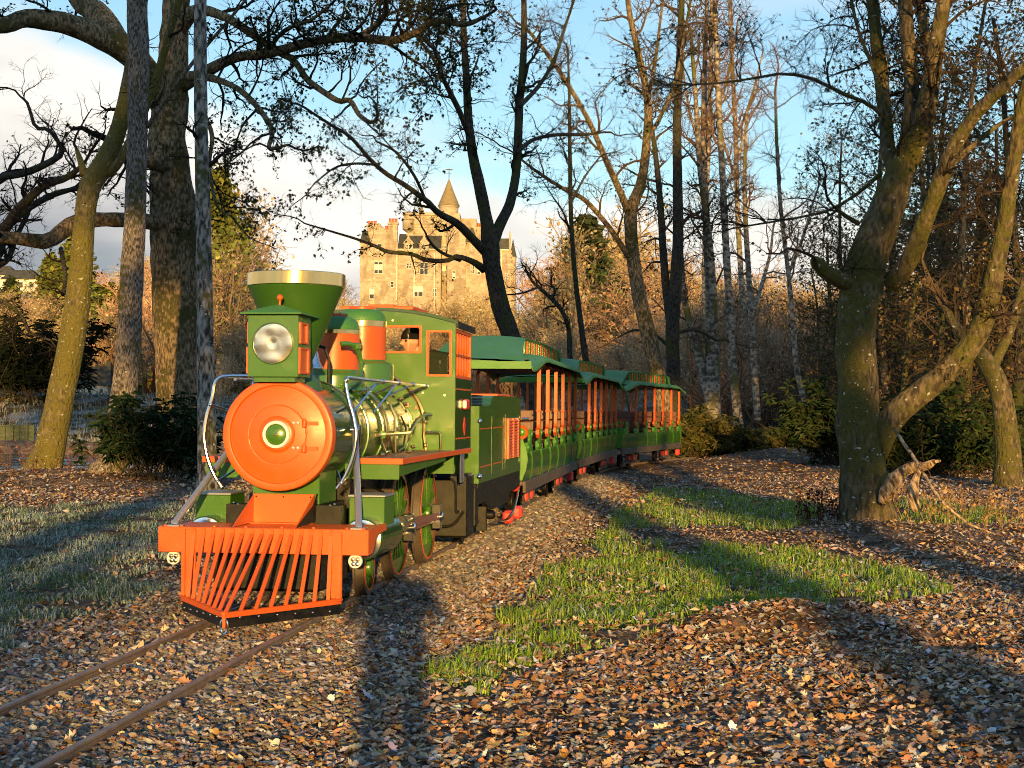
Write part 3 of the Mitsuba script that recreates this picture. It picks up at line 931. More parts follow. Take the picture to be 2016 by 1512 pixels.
for s in (-1, 1):
    wheel(s, 1.36, .20, 'leading_wheel')
    for y in (2.48, 3.82):
        wheel(s, y, .435, 'driving_wheel')
    m = MB().bar((s * .47, 2.35, .40), (s * .47, 3.95, .40), .022, .075)
    m.bar((s * .51, 1.95, .475), (s * .51, 3.82, .41), .018, .06)
    lp('coupling_rod', m, 'brown_paint')
    for y in (2.48, 3.82):
        m = MB()
        m.lathe([(0, .06), (.03, .06), (.045, .05), (.045, -.05), (.03, -.06), (0, -.06)], 20, 'x', (s * .49, y, .405))
        m.box(s * .49 - .04, s * .49 + .04, y - .035, y + .035, .30, .52, .006)
        lp('rod_bearing', m, 'chrome')
for y, r in ((1.36, .2), (2.48, .435), (3.82, .435)):
    lp('axle', MB().tube([(-.37, y, r), (.37, y, r)], .04, 12), 'black_iron')
for s in (-1, 1):
    m = MB().box(*sorted((s * .31, s * .68)), 4.42, 4.80, .17, .76, .02)
    k = lp('black_box', m, 'black_iron')
    m = MB()
    for x in (.56, .585, .61):
        for z in (.66, .42):
            m.ball((s * x, 4.415, z), .009, 1)
    for x, z in ((.36, .71), (.375, .74), (.35, .68)):
        m.ball((s * x, 4.415, z), .008, 1)
    lp('bolts', m, 'chrome', 35, k)
    m = MB().tube(spline([(s * .36, 4.41, .72), (s * .5, 4.40, .72), (s * .56, 4.40, .66), (s * .57, 4.40, .42), (s * .6, 4.40, .42)], 24), .011, 8)
    m.tube(spline([(s * .34, 4.41, .36), (s * .42, 4.38, .28), (s * .55, 4.38, .30), (s * .64, 4.40, .42)], 20), .014, 8)
    lp('hose', m, 'black_iron', 35, k)
    m = MB().box(*sorted((s * .62, s * .70)), 4.8, 4.95, .25, .62, .01)
    m.ball((s * .6, 5.2, .27), .07, 2)
    lp('axlebox', m, 'black_iron')

# cab
CB = L + '__cab'
used.add(CB)
arch = lambda x: 2.095 + .112 * (1 - (abs(x) / .715) ** 2)
xs = np.linspace(.712, -.712, 30)
wall = sg.Polygon([(-.712, 1.006), (.712, 1.006)] + [(x, arch(x)) for x in xs])
wins = [(.05, .414, 1.841, 2.082), (.459, .677, 1.643, 2.04)]
for x0, x1, z0, z1 in wins:
    for s in (-1, 1):
        wall = wall.difference(sg.box(*((x0, z0, x1, z1) if s > 0 else (-x1, z0, -x0, z1))))
lp('front_wall', MB().prism(wall, 'y', 3.40, 3.425), 'green_paint', 35, CB)
for x0, x1, z0, z1 in wins:
    for s in (-1, 1):
        a0, a1 = sorted((s * x0, s * x1))
        fr = sg.box(a0, z0, a1, z1).difference(sg.box(a0 + .018, z0 + .018, a1 - .018, z1 - .018))
        lp('window_frame', MB().prism(fr, 'y', 3.388, 3.432), 'orange_paint', 35, CB)
        lp('window_pane', MB().add([(a0 + .016, 3.41, z0 + .016), (a1 - .016, 3.41, z0 + .016), (a1 - .016, 3.41, z1 - .016), (a0 + .016, 3.41, z1 - .016)], [(0, 1, 2, 3)]), 'pane', False, CB)
for s in (-1, 1):
    lp('side_panel', MB().box(*sorted((s * .69, s * .712)), 3.425, 4.33, 1.008, 1.625, .003), 'dark_green_paint', 35, CB)
    m = MB()
    for z in (1.10, 1.53):
        m.box(*sorted((s * .712, s * .7135)), 3.46, 4.30, z, z + .012)
    lp('lining', m, 'orange_paint', 35, CB)
    m = MB().box(*sorted((s * .685, s * .712)), 3.425, 4.33, 1.63, 1.655)
    m.box(*sorted((s * .685, s * .712)), 3.425, 4.33, 1.826, 1.842)
    m.box(*sorted((s * .685, s * .712)), 3.425, 4.33, 2.03, 2.055)
    for y in (3.425, 4.305):
        m.box(*sorted((s * .686, s * .711)), y, y + .025, 1.655, 2.03)
    g_ = lp('side_grille', m, 'orange_paint', 35, CB)
    for y in np.linspace(3.58, 4.17, 5):
        for z0, z1 in ((1.655, 1.826), (1.842, 2.03)):
            m = MB()
            zz = np.linspace(z0, z1, 9)
            rr = np.array([.008, .011, .015, .016, .016, .016, .015, .011, .008])
            m.lathe(np.stack([rr, zz], -1), 8, 'z', (s * .698, y, 0))
            put(CB + '__baluster', m, 'orange_paint', TRAIN)
    m = MB().prism([(3.93, 1.13), (3.985, 1.21), (3.93, 1.29), (3.875, 1.21)], 'x', s * .712, s * .718)
    lp('diamond', m, 'red_paint', 35, CB)
    m = MB().box(*sorted((s * .712, s * .748)), 3.82, 4.02, 1.36, 1.45, .012)
    k_ = lp('marker_lamp', m, 'red_paint', 35, CB)
    lp('marker_front', MB().box(*sorted((s * .714, s * .75)), 3.80, 3.82, 1.37, 1.44, .008), 'white_enamel', 35, CB)
m = MB()
n = 30
xs = np.linspace(-.735, .735, n)
top = [(x, arch(x) + .03) for x in xs]
bot = [(x, arch(x) + .004) for x in xs[::-1]]
m.prism(top + bot, 'y', 3.37, 4.42)
lp('cab_roof', m, 'dark_green_paint', 35, CB)
for s in (-1, 1):
    lp('gutter', MB().box(*sorted((s * .722, s * .738)), 3.37, 4.42, 2.06, 2.115), 'black_iron', 35, CB)
m = MB().box(-.32, .32, 3.50, 4.2, 2.225, 2.258, .004).box(-.09, .14, 3.55, 4.0, 2.258, 2.276, .004)
lp('roof_hatch', m, 'orange_paint', 35, CB)
m = MB().box(-.69, .69, 3.43, 4.33, .97, .995).box(-.45, .45, 3.9, 4.3, 1.0, 1.35, .02)
lp('seat', m, 'black_iron', 35, CB)
b = MB()
for x, z in ((.16, 2.125), (.43, 1.5), (.62, 1.48), (-.16, 2.125)):
    b.ball((x, 3.397, z), .012, 1)
lp('cab_lamps', b, 'white_enamel', 35, CB)

# ================================================================== tender
TD = thing('tender', 'dark green tender with raised panels and an orange louvred vent between engine and first carriage', 'tender')
tp = lambda name, mb, m, smooth=35, parent=None: put((parent or TD) + '__' + name, mb, m, TRAIN, smooth)
side = [(4.9, .65), (8.4, .65), (8.4, 1.49), (8.3, 1.505), (6.05, 1.505), (5.93, 1.50), (5.82, 1.47), (5.74, 1.41), (5.62, 1.392), (4.9, 1.392)]
m = MB().prism(side, 'x', -.705, .705)
tp('body', m, 'tender_green')
tp('end_plate', MB().box(-.712, .712, 4.885, 4.9, .648, 1.395, .003), 'green_paint')
m = MB().box(-.68, .68, 5.1, 8.35, .44, .65)
for s in (-1, 1):
    m.prism([(4.92, .46), (8.4, .46), (8.4, .65), (4.92, .65)], 'x', s * .69, s * .70)
    m.prism([(6.6, .30), (7.9, .30), (8.2, .46), (5.6, .46)], 'x', s * .60, s * .62)
tp('underframe', m, 'black_iron')
m = MB()
for k in range(4):
    m.box(-.62, .62, 5.02, 5.75, 1.40 + .03 * k, 1.415 + .03 * k)
tp('dark_slats', m, 'black_iron')
m = MB()
for s in (-1, 1):
    x = sorted((s * .705, s * .708))
    for y0, y1, z0, z1 in ((5.85, 6.75, .72, 1.28), (6.95, 8.25, .74, 1.30)):
        m.box(*x, y0, y1, z1, z1 + .016)
        m.box(*x, y0, y1, z0 - .016, z0)
        m.box(*x, y0 - .016, y0, z0 - .016, z1 + .016)
        m.box(*x, y1, y1 + .016, z0 - .016, z1 + .016)
    m.box(*x, 5.6, 8.35, 1.40, 1.41)
tp('beading', m, 'tender_green')
m = MB()
for s in (-1, 1):
    for z in (.80, 1.17):
        for y0, y1 in ((5.0, 5.78), (5.95, 6.7)):
            m.box(*sorted((s * .705, s * .7065)), y0, y1, z, z + .010)
tp('lining', m, 'orange_paint')
for s in (-1, 1):
    m = MB()
    for y in (7.06, 7.52, 7.98):
        m.box(*sorted((s * .705, s * .735)), y, y + .05, .82, 1.27, .004)
    k = tp('vent', m, 'orange_paint')
    for j in range(13):
        for y in (7.11, 7.57):
            z = .84 + j * .0325
            mm = MB().add([(s * .706, y, z + .022), (s * .706, y + .41, z + .022), (s * .73, y + .41, z), (s * .73, y, z), (s * .706, y, z + .028), (s * .706, y + .41, z + .028), (s * .734, y + .41, z + .004), (s * .734, y, z + .004)],
                          [(0, 1, 2, 3), (4, 7, 6, 5), (2, 6, 7, 3), (0, 4, 5, 1), (0, 3, 7, 4), (1, 5, 6, 2)])
            put(k + '__slat', mm, 'orange_paint', TRAIN)
m = MB().box(-.6, .6, 7.9, 8.2, 1.505, 1.54, .006).box(-.6, .69, 6.4, 7.3, 1.505, 1.53, .006)
tp('top_trim', m, 'orange_paint')
m = MB()
for s in (-1, 1):
    m.ball((s * .712, 4.9, 1.25), .026, 2)
    m.ball((s * .712, 4.9, .72), .03, 2)
    m.tube([(s * .72, 8.42, 1.26), (s * .80, 8.44, 1.26)], .014, 8)
tp('knobs', m, 'chrome')
for s in (-1, 1):
    for y in (6.0, 7.6):
        m = MB().lathe([(.02, -.03), (.19, -.03), (.2, .03), (.22, .035), (.22, .05), (.02, .05)], 40, 'x', (s * .34, y, .2))
        tp('wheel', m, 'black_iron')
m = MB()
for s in (-1, 1):
    m.lathe([(0, -.08), (.05, -.08), (.05, .08), (.03, .1), (0, .1)], 20, 'x', (s * .56, 6.5, .25))
    m.box(*sorted((s * .5, s * .6)), 6.2, 6.3, .1, .35)
tp('axle_boxes', m, 'black_iron')
for s in (-1, 1):
    m = MB()
    m.tube(spline([(s * .6, 6.9, .2), (s * .62, 7.4, .12), (s * .64, 8.1, .14), (s * .66, 8.5, .34), (s * .66, 8.62, .5)], 30), .014, 8)
    tp('brake_hose', m, 'brass')
m = MB()
for s in (-1, 1):
    m.ball((s * .62, 8.55, .46), .07, 2)
    m.box(*sorted((s * .5, s * .62)), 8.35, 8.6, .02, .17, .03)
    m.box(*sorted((s * .56, s * .68)), 8.75, 9.0, .05, .2, .03)
tp('red_couplers', m, 'red_paint')

# ================================================================== carriages
CL = 8.25
C1 = TRAIN @ T().translate([0, 8.98, 0])


def make_car(root, tw):
    cp = lambda name, mb, m, smooth=35, parent=None: put((parent or root) + '__' + name, mb, m, tw, smooth)
    m = MB().box(-.68, .68, .06, CL - .06, .44, .485)
    cp('floor', m, 'dusty_frame')
    for s in (-1, 1):
        cp('sole_bar', MB().box(*sorted((s * .66, s * .70)), .05, CL - .05, .345, .487, .004), 'dusty_frame')
    # barrel shaped lower sides with ribs
    pr = [(.66, .49), (.672, .53), (.692, .60), (.706, .68), (.711, .75), (.708, .80), (.70, .832), (.68, .84)]
    for s in (-1, 1):
        v = [(s * x, y, z) for y in (.08, CL - .08) for x, z in pr] + [(s * (x - .03), y, z) for y in (.08, CL - .08) for x, z in pr]
        n = len(pr)
        f = [(i, i + 1, n + i + 1, n + i) for i in range(n - 1)] + [(2 * n + i, 3 * n + i, 3 * n + i + 1, 2 * n + i + 1) for i in range(n - 1)]
        f += [(n - 1, 3 * n - 1, 4 * n - 1, 2 * n - 1)]
        cp('side_panel', MB().add(v, f), 'tender_green')
        for k in range(7):
            y = .55 + 1.22 * k
            # ornamental bench end: a scrolled green bracket, its rib down the side, the knob
            rib = MB()
            pts = [(s * (x + .002), y + .30 - .30 * (z - .49) / .35 * 1.0, z) for x, z in pr]
            rib.tube(spline(pts, 16), .011, 6)
            cp('side_rib', rib, 'carriage_green')
            out = [(y - .30, .835), (y + .22, .835), (y + .24, .90), (y + .16, .93), (y + .13, .99), (y + .20, 1.05), (y + .16, 1.10), (y + .04, 1.11), (y - .04, 1.05), (y - .02, .98), (y - .10, .93), (y - .22, .92), (y - .32, .95), (y - .34, .88)]
            m = MB().prism(sg.Polygon(out).buffer(.02).buffer(-.01), 'x', s * .668, s * .70)
            m.ball((s * .70, y + .10, 1.06), .04, 1, (.5, 1, 1))
            m.ball((s * .70, y - .27, .90), .036, 1, (.5, 1, 1))
            cp('bench_end', m, 'carriage_green')
    for k in range(6):
        y = 1.72 + 1.225 * k
        for s in (-1, 1):
            X = s * .68
            m = MB()
            m.bar((X, y, 1.35), (X, y, 1.93), .05, .058, (0, 1, 0))
            m.bar((X, y, 1.92), (X - s * .02, y + .10, 2.01), .04, .045, (1, 0, 0))
            m.bar((X - s * .02, y + .02, 2.00), (X - s * .02, y + .24, 2.00), .035, .03, (0, 0, 1))
            m.box(X - .035, X + .035, y - .06, y + .09, 1.345, 1.365, .004)
            m.prism([(y - .045, 1.345), (y + .06, 1.345), (y + .06, 1.17), (y + .02, 1.11), (y - .03, 1.07), (y - .03, .99), (y - .10, .99), (y - .17, 1.04), (y - .16, 1.10), (y - .07, 1.13), (y - .045, 1.18)], 'x', X - .022, X + .022)
            cp('roof_post', m, 'orange_paint')
    # roof sheet: dips at both ends, lipped along the sides
    ys = np.concatenate([np.linspace(-.14, 2.2, 20), np.linspace(2.6, CL - 1.6, 6), np.linspace(CL - 1.3, CL + .1, 10)])
    E = lambda y: 2.075 - .175 * (1 - smooth01((y + .14) / 2.0)) - .13 * smooth01((y - CL + 1.2) / 1.3)
    xs = np.array([-.80, -.785, -.74, -.66, -.5, -.25, 0, .25, .5, .66, .74, .785, .80])
    dz = np.array([-.05, -.01, .012, .025, .045, .065, .072, .065, .045, .025, .012, -.01, -.05])
    v = np.array([(x, y, E(y) + d) for y in ys for x, d in zip(xs, dz)])
    n = len(xs)
    f = [(i * n + j, i * n + j + 1, (i + 1) * n + j + 1, (i + 1) * n + j) for i in range(len(ys) - 1) for j in range(n - 1)]
    v2 = v - [0, 0, .022]
    m = MB().add(v, f).add(v2, np.array(f)[:, ::-1])
    q = len(ys)
    loop = [i * n for i in range(q)] + [(q - 1) * n + j for j in range(1, n)] + [i * n + n - 1 for i in range(q - 2, -1, -1)] + [j for j in range(n - 2, 0, -1)]
    lo = np.array(loop)
    m.add(np.vstack([v[lo], v2[lo]]), [(i, (i + 1) % len(lo), len(lo) + (i + 1) % len(lo), len(lo) + i) for i in range(len(lo))])
    RFK = cp('roof', m, 'roof_green', 40)
    cp('ceiling', MB().box(-.66, .66, .5, CL - .5, 1.99, 2.0), 'black_iron', 35)
    # front fascia strip
    v = [(x, -.145 - .0 * abs(x), z) for z in (1.862, 1.955) for x in np.linspace(-.775, .775, 12)]
    cp('fascia', MB().add(v, [(i, i + 1, 12 + i + 1, 12 + i) for i in range(11)]).add(np.array(v) + [0, .02, 0], [(i, 12 + i, 12 + i + 1, i + 1) for i in range(11)]), 'carriage_green')
    # clerestory: sloping front hood, glazed sides of coloured slats
    prof = [(-.12, 1.955), (.30, 2.02), (.9, 2.12), (1.6, 2.30), (1.95, 2.335), (4, 2.365), (CL - 1.2, 2.365), (CL - .75, 2.33), (CL - .5, 2.10)]
    m = MB()
    nx = 9
    X = np.linspace(-1, 1, nx)
    hw = [.70, .62, .55, .50, .47, .47, .47, .46, .45]
    v = [(h * x, y, z + .035 * (1 - x * x)) for (y, z), h in zip(prof, hw) for x in X]
    m.add(v, [(i * nx + j, i * nx + j + 1, (i + 1) * nx + j + 1, (i + 1) * nx + j) for i in range(len(prof) - 1) for j in range(nx - 1)])
    sk = []
    for s in (-1, 1):
        a = len(sk)
        sk += [(s * h, y, z) for (y, z), h in zip(prof, hw)] + [(s * h * .98, y, z - .03 if y > 1.5 and y < CL - .8 else min(z, 2.06)) for (y, z), h in zip(prof, hw)]
        k = len(prof)
        m.add(sk[a:], [(i, i + 1, k + i + 1, k + i) if s < 0 else (i, k + i, k + i + 1, i + 1) for i in range(k - 1)])
    CK = cp('clerestory', m, 'roof_green', 40)
    for s in (-1, 1):
        m = MB().prism([(.95, 2.10), (1.62, 2.28), (1.98, 2.33), (CL - 1.2, 2.355), (CL - .8, 2.32), (CL - .55, 2.10)], 'x', s * .435, s * .445)
        cp('clerestory_side', m, 'dark_green_paint', 35, CK)
        for k in range(17):
            y = 2.0 + k * .305
            cp('slat', MB().box(*sorted((s * .445, s * .46)), y, y + .13, 2.11, 2.335), ('carriage_green', 'orange_paint')[k % 2], 35, CK)
    # benches
    for k in range(7):
        y = .75 + 1.08 * k
        m = MB().box(-.64, .64, y, y + .42, .86, .90, .008).box(-.64, .64, y + .02, y + .40, .50, .86)
        b_ = cp('bench', m, 'bench_brown')
        for z in (.93, 1.08, 1.23):
            cp('back_slat', MB().box(-.64, .64, y + .40, y + .43, z, z + .13, .006), 'bench_brown', 35, b_)
    # front end: curved corner panel with the round lamp
    for s in (-1, 1):
        out = [(.46, .50), (.655, .50), (.70, .62), (.725, .76), (.70, .90), (.66, 1.0), (.46, 1.0)]
        cp('end_panel', MB().prism([(s * a, b) for a, b in out], 'y', .03, .075), 'carriage_green')
        c = (s * .645, 0, 1.09)
        r_ = cp('round_lamp', MB().lathe([(.045, .02), (.075, .01), (.085, .0), (.085, .05), (.05, .06)], 32, 'y', c), 'orange_paint')
        cp('lamp_glass', MB().ball((c[0], .02, c[2]), .05, 2, (1, .6, 1)), 'carriage_green', 35, r_)
    cp('end_wall', MB().box(-.46, .46, .035, .07, .5, 1.0), 'dark_green_paint')
    # bogies
    for y in (1.9, 6.4):
        m = MB()
        for s in (-1, 1):
            m.prism([(y - .95, .10), (y + .95, .10), (y + .95, .14), (y + .62, .14), (y + .75, .345), (y + .67, .345), (y + .52, .14), (y - .52, .14), (y - .67, .345), (y - .75, .345), (y - .62, .14), (y - .95, .14)], 'x', s * .52, s * .545)
            m.box(*sorted((s * .42, s * .55)), y - .06, y + .06, .1, .345)
        bk = cp('bogie', m, 'dusty_frame')
        for s in (-1, 1):
            for dy in (-.5, .5):
                cp('wheel', MB().lathe([(.02, -.03), (.15, -.03), (.16, .03), (.18, .035), (.18, .05), (.02, .05)], 28, 'x', (s * .34, y + dy, .16)), 'black_iron', 35, bk)
        for s in (-1, 1):
            for dy in (-.28, .30):
                cp('brake_block', MB().box(*sorted((s * .47, s * .56)), y + dy - .09, y + dy + .09, .16, .30, .02), 'red_paint', 35, bk)
    cp('coupler', MB().box(-.1, .1, CL - .1, CL + .5, .28, .36), 'red_paint')
    cp('buffer', MB().box(.48, .6, CL + .1, CL + .3, .12, .3, .03), 'red_paint')


def smooth01(x):
    x = np.clip(x, 0, 1)
    return x * x * (3 - 2 * x)


def car_place(w, s, head):
    """pose of a carriage whose front right sole corner is at (w, s), headed head degrees right of the straight track"""
    a = math.radians(head)
    cx, cy = w - .70 * math.cos(a), s + .70 * math.sin(a)
    return TRAIN @ T().translate([cx, cy, 0]) @ T().rotate([0, 0, 1], -head)


CAR = thing('carriage', 'open green passenger carriage with orange posts coupled right behind the tender', 'carriage', 'open carriages of the train')
make_car(CAR, car_place(.70, 9.0, 0.0))
for (w, s, h), lab in (((.70, 17.80, 1.7), 'middle open green carriage of the train with orange posts'), ((1.03, 26.2, 9.1), 'last open green carriage at the far end of the train, its side catching the sun')):
    k = thing('carriage', lab, 'carriage', 'open carriages of the train')
    copy_parts(CAR, k, car_place(w, s, h))
# ================================================================== trees
rt_ = np.random.default_rng(21)


def tubes_many(P, r0, r1, m=3):
    """n paths (n,k,3) as thin tapering tubes"""
    n, k, _ = P.shape
    t = np.gradient(P, axis=1)
    t /= np.linalg.norm(t, axis=2, keepdims=True) + 1e-9
    h = np.where(np.abs(t[:, :1, 2:]) < .9, [[[0, 0, 1.0]]], [[[1.0, 0, 0]]])
    a = np.cross(t, np.broadcast_to(h, t.shape))
    a /= np.linalg.norm(a, axis=2, keepdims=True) + 1e-9
    b = np.cross(t, a)
    g = np.arange(m) * 2 * math.pi / m
    r = (r0[:, None] + (r1 - r0)[:, None] * np.linspace(0, 1, k)[None])[..., None, None]
    v = P[:, :, None] + r * (np.cos(g)[:, None] * a[:, :, None] + np.sin(g)[:, None] * b[:, :, None])
    i, j = np.meshgrid(np.arange(k - 1), np.arange(m), indexing='ij')
    q = (j + 1) % m
    f = np.stack([i * m + j, i * m + q, (i + 1) * m + q, (i + 1) * m + j], -1).reshape(-1, 4)
    f = np.vstack([f[:, [0, 1, 2]], f[:, [0, 2, 3]]])
    return v.reshape(-1, 3), (f[None] + (np.arange(n) * k * m)[:, None, None]).reshape(-1, 3)


def paths(p, d, ln, k, wig, up):
    n = len(p)
    out = [p]
    d = d / (np.linalg.norm(d, axis=1, keepdims=True) + 1e-9)
    for _ in range(k - 1):
        d = d + rt_.normal(0, wig, (n, 3)) + np.array([0, 0, up])
        d /= np.linalg.norm(d, axis=1, keepdims=True) + 1e-9
        p = p + d * (ln / (k - 1))[:, None]
        out.append(p)
    return np.stack(out, 1)


def sprout(P, R, per, ln, fork, up, lo=.25):
    """start points, directions, base radii of `per` shoots on each path"""
    n, k, _ = P.shape
    i = np.repeat(np.arange(n), per)
    u = (lo + (1 - lo) * rt_.random(n * per)) * (k - 1)
    a = np.minimum(u.astype(int), k - 2)
    t = (u - a)[:, None]
    p = P[i, a] * (1 - t) + P[i, a + 1] * t
    d = P[i, a + 1] - P[i, a]
    d /= np.linalg.norm(d, axis=1, keepdims=True) + 1e-9
    s = rt_.normal(0, 1, (n * per, 3))
    s -= d * (s * d).sum(1, keepdims=True)
    s /= np.linalg.norm(s, axis=1, keepdims=True) + 1e-9
    d = d * (1 - fork) + s * fork + np.array([0, 0, up])
    return p, d, R[i] * (1 - .6 * u / (k - 1)), ln * (.5 + .8 * rt_.random(n * per)) * (1.15 - .5 * u / (k - 1))


def leaf_cards(mb, P, size, pal, per=1, spread=.5, jit=.25):
    c = np.repeat(P, per, 0)
    n = len(c)
    c = c + rt_.normal(0, spread, (n, 3)) * size
    a = rt_.normal(0, 1, (n, 3))
    a /= np.linalg.norm(a, axis=1, keepdims=True)
    b = np.cross(a, rt_.normal(0, 1, (n, 3)))
    b /= np.linalg.norm(b, axis=1, keepdims=True) + 1e-9
    s = (size * (.6 + .8 * rt_.random(n)))[:, None]
    V = np.stack([c - a * s * .5, c + b * s * .3 + a * s * .08, c + a * s * .5, c - b * s * .3 + a * s * .08], 1)
    pal = np.array(pal)
    col = np.clip(pal[rt_.integers(0, len(pal), n)] * (1 + jit * rt_.normal(0, 1, (n, 1))), .004, .8)
    f = np.array([(0, 1, 2), (0, 2, 3)])
    mb.add(V.reshape(-1, 3), (f[None] + (np.arange(n) * 4)[:, None, None]).reshape(-1, 3), np.repeat(col, 4, 0))


def limb_path(px, Y, dz=0.0, n=None):
    """(x, y, width in px[, distance]) -> smooth world path with radii"""
    q = []
    for k, e in enumerate(px):
        yy = (e[3] if len(e) > 3 else Y + dz * k / max(len(px) - 1, 1))
        p = at_Y(e[0], e[1], yy)
        q.append((*p, e[2] * yy / FOC / 2))
    q = np.array(q)
    ln = np.linalg.norm(np.diff(q[:, :3], axis=0), axis=1).sum()
    s = spline(q, n or max(8, int(ln / .22)))
    s[:, 3] = np.maximum(s[:, 3], .006)
    return s


def bark_tube(s, sides, rough=.07, seed=0, fine=1.2):
    v, f = tube(s[:, :3], s[:, 3], sides)
    c = np.vstack([np.repeat(s[:, :3], sides, 0), s[:1, :3], s[-1:, :3]])
    r = np.linalg.norm(v - c, axis=1)
    nn = meshkit.fbm(v * 2.4 + seed, 3, seed) - .5
    n2 = meshkit.fbm(v * np.array([9, 9, 2.5]) + seed, 2, seed + 3) - .5
    v = c + (v - c) * (1 + rough * (2.2 * nn + fine * n2))[:, None]
    return v, f


def tree(key, label, cat, limbs, Y, bark_m, tw=None, lf=None, group=None, gap=.5, sides=18, rough=.07, foot=None, rmax=.05):
    """limbs: the first is the trunk; tw = (length1, per2, length2, per3, length3, colour); lf = (size, per, palette, share)"""
    k = thing(key, label, cat, group)
    S, DENS = [], []
    for q, e in enumerate(limbs):
        px, dz = e[:2] if isinstance(e, tuple) else (e, 0.0 if q == 0 else rt_.uniform(-2.2, 2.2))
        s = limb_path(px, Y, dz)
        if q == 0 and foot:
            g = ground_z(s[0, 0], s[0, 1])
            base = s[0].copy()
            base[2] = g - .15
            base[3] *= foot
            b2 = s[0].copy()
            b2[2] = g + .25 * (s[0, 2] - g) + .12
            b2[3] *= 1 + (foot - 1) * .35
            s = np.vstack([base, b2, s[s[:, 2] > b2[2] + .1]])
        v, f = bark_tube(s, sides if s[:, 3].max() > .06 else 8, rough, q + 3)
        put(k + ('__trunk' if q == 0 else '__limb'), (v, f), bark_m, smooth=True)
        S.append(s)
        DENS.append(e[2] if isinstance(e, tuple) and len(e) > 2 else 1.0)
    if tw:
        L1, n2, L2, n3, L3, colr = tw
        P, D, R, LN = [], [], [], []
        for q, s in enumerate(S):
            ln = np.linalg.norm(np.diff(s[:, :3], axis=0), axis=1)
            u = np.concatenate([[0], np.cumsum(ln)])
            t0 = (.45 if q == 0 else .15) * u[-1]
            for a in np.arange(t0, u[-1], gap / DENS[q]):
                i = min(np.searchsorted(u, a + gap * rt_.random()), len(s) - 2)
                if s[i, 3] > .15 and rt_.random() < .85:
                    continue
                pt = s[i, :3]
                t = s[i + 1, :3] - s[i, :3]
                t /= np.linalg.norm(t) + 1e-9
                d = rt_.normal(0, 1, 3)
                d -= t * (d @ t)
                d /= np.linalg.norm(d) + 1e-9
                P.append(pt)
                D.append(t * .45 + d * .75 + [0, 0, .18])
                R.append(min(max(s[i, 3] * .5, .010), rmax))
                LN.append(L1 * (.45 + .75 * rt_.random()) * min(DENS[q] + .25, 1))
            P.append(s[-1, :3]); D.append(s[-1, :3] - s[-2, :3]); R.append(s[-1, 3]); LN.append(L1)
        P, D, R, LN = map(np.array, (P, D, R, LN))
        A = paths(P, D, LN, 7, .26, .03)
        mb = MB()
        cA = lambda v: np.array(colr) * (1 + .25 * rt_.normal(0, 1, (len(v), 1)))
        v, f = tubes_many(A, R, R * .35, 4)
        mb.add(v, f, np.clip(cA(v), .004, .6))
        ends = A[:, -1]
        if n2:
            p, d, r, l = sprout(A, R, n2, L2, .62, .1)
            B = paths(p, d, l, 5, .28, .02)
            r = np.clip(r * .55, .005, .02)
            v, f = tubes_many(B, r, r * .4, 3)
            mb.add(v, f, np.clip(cA(v), .004, .6))
            ends = B
            if n3:
                p, d, r2, l = sprout(B, r, n3, L3, .6, .05)
                Cc = paths(p, d, l, 3, .25, 0)
                r2 = np.clip(r2 * .6, .0035, .008)
                v, f = tubes_many(Cc, r2, r2 * .5, 3)
                mb.add(v, f, np.clip(cA(v), .004, .6))
                ends = Cc
        put(k + '__twigs', mb, 'twig', smooth=False, kind='stuff')
        if lf:
            size, per, pal, share = lf
            E_ = ends.reshape(-1, 3) if ends.ndim == 3 else ends
            E_ = E_[meshkit.noise(E_ * .75 + 3, 5) > .42]
            E_ = E_[rt_.random(len(E_)) < share]
            mb = MB()
            leaf_cards(mb, E_, size, pal, per, .45)
            put(k + '__leaves', mb, 'leaf', smooth=False, kind='stuff')
    return k


DK = (.028, .023, .02)
BR = (.10, .07, .045)
OAKL = [(.035, .05, .016), (.05, .06, .02), (.028, .036, .014), (.07, .06, .025)]
TAN = [(.20, .13, .05), (.14, .10, .04), (.24, .15, .05)]

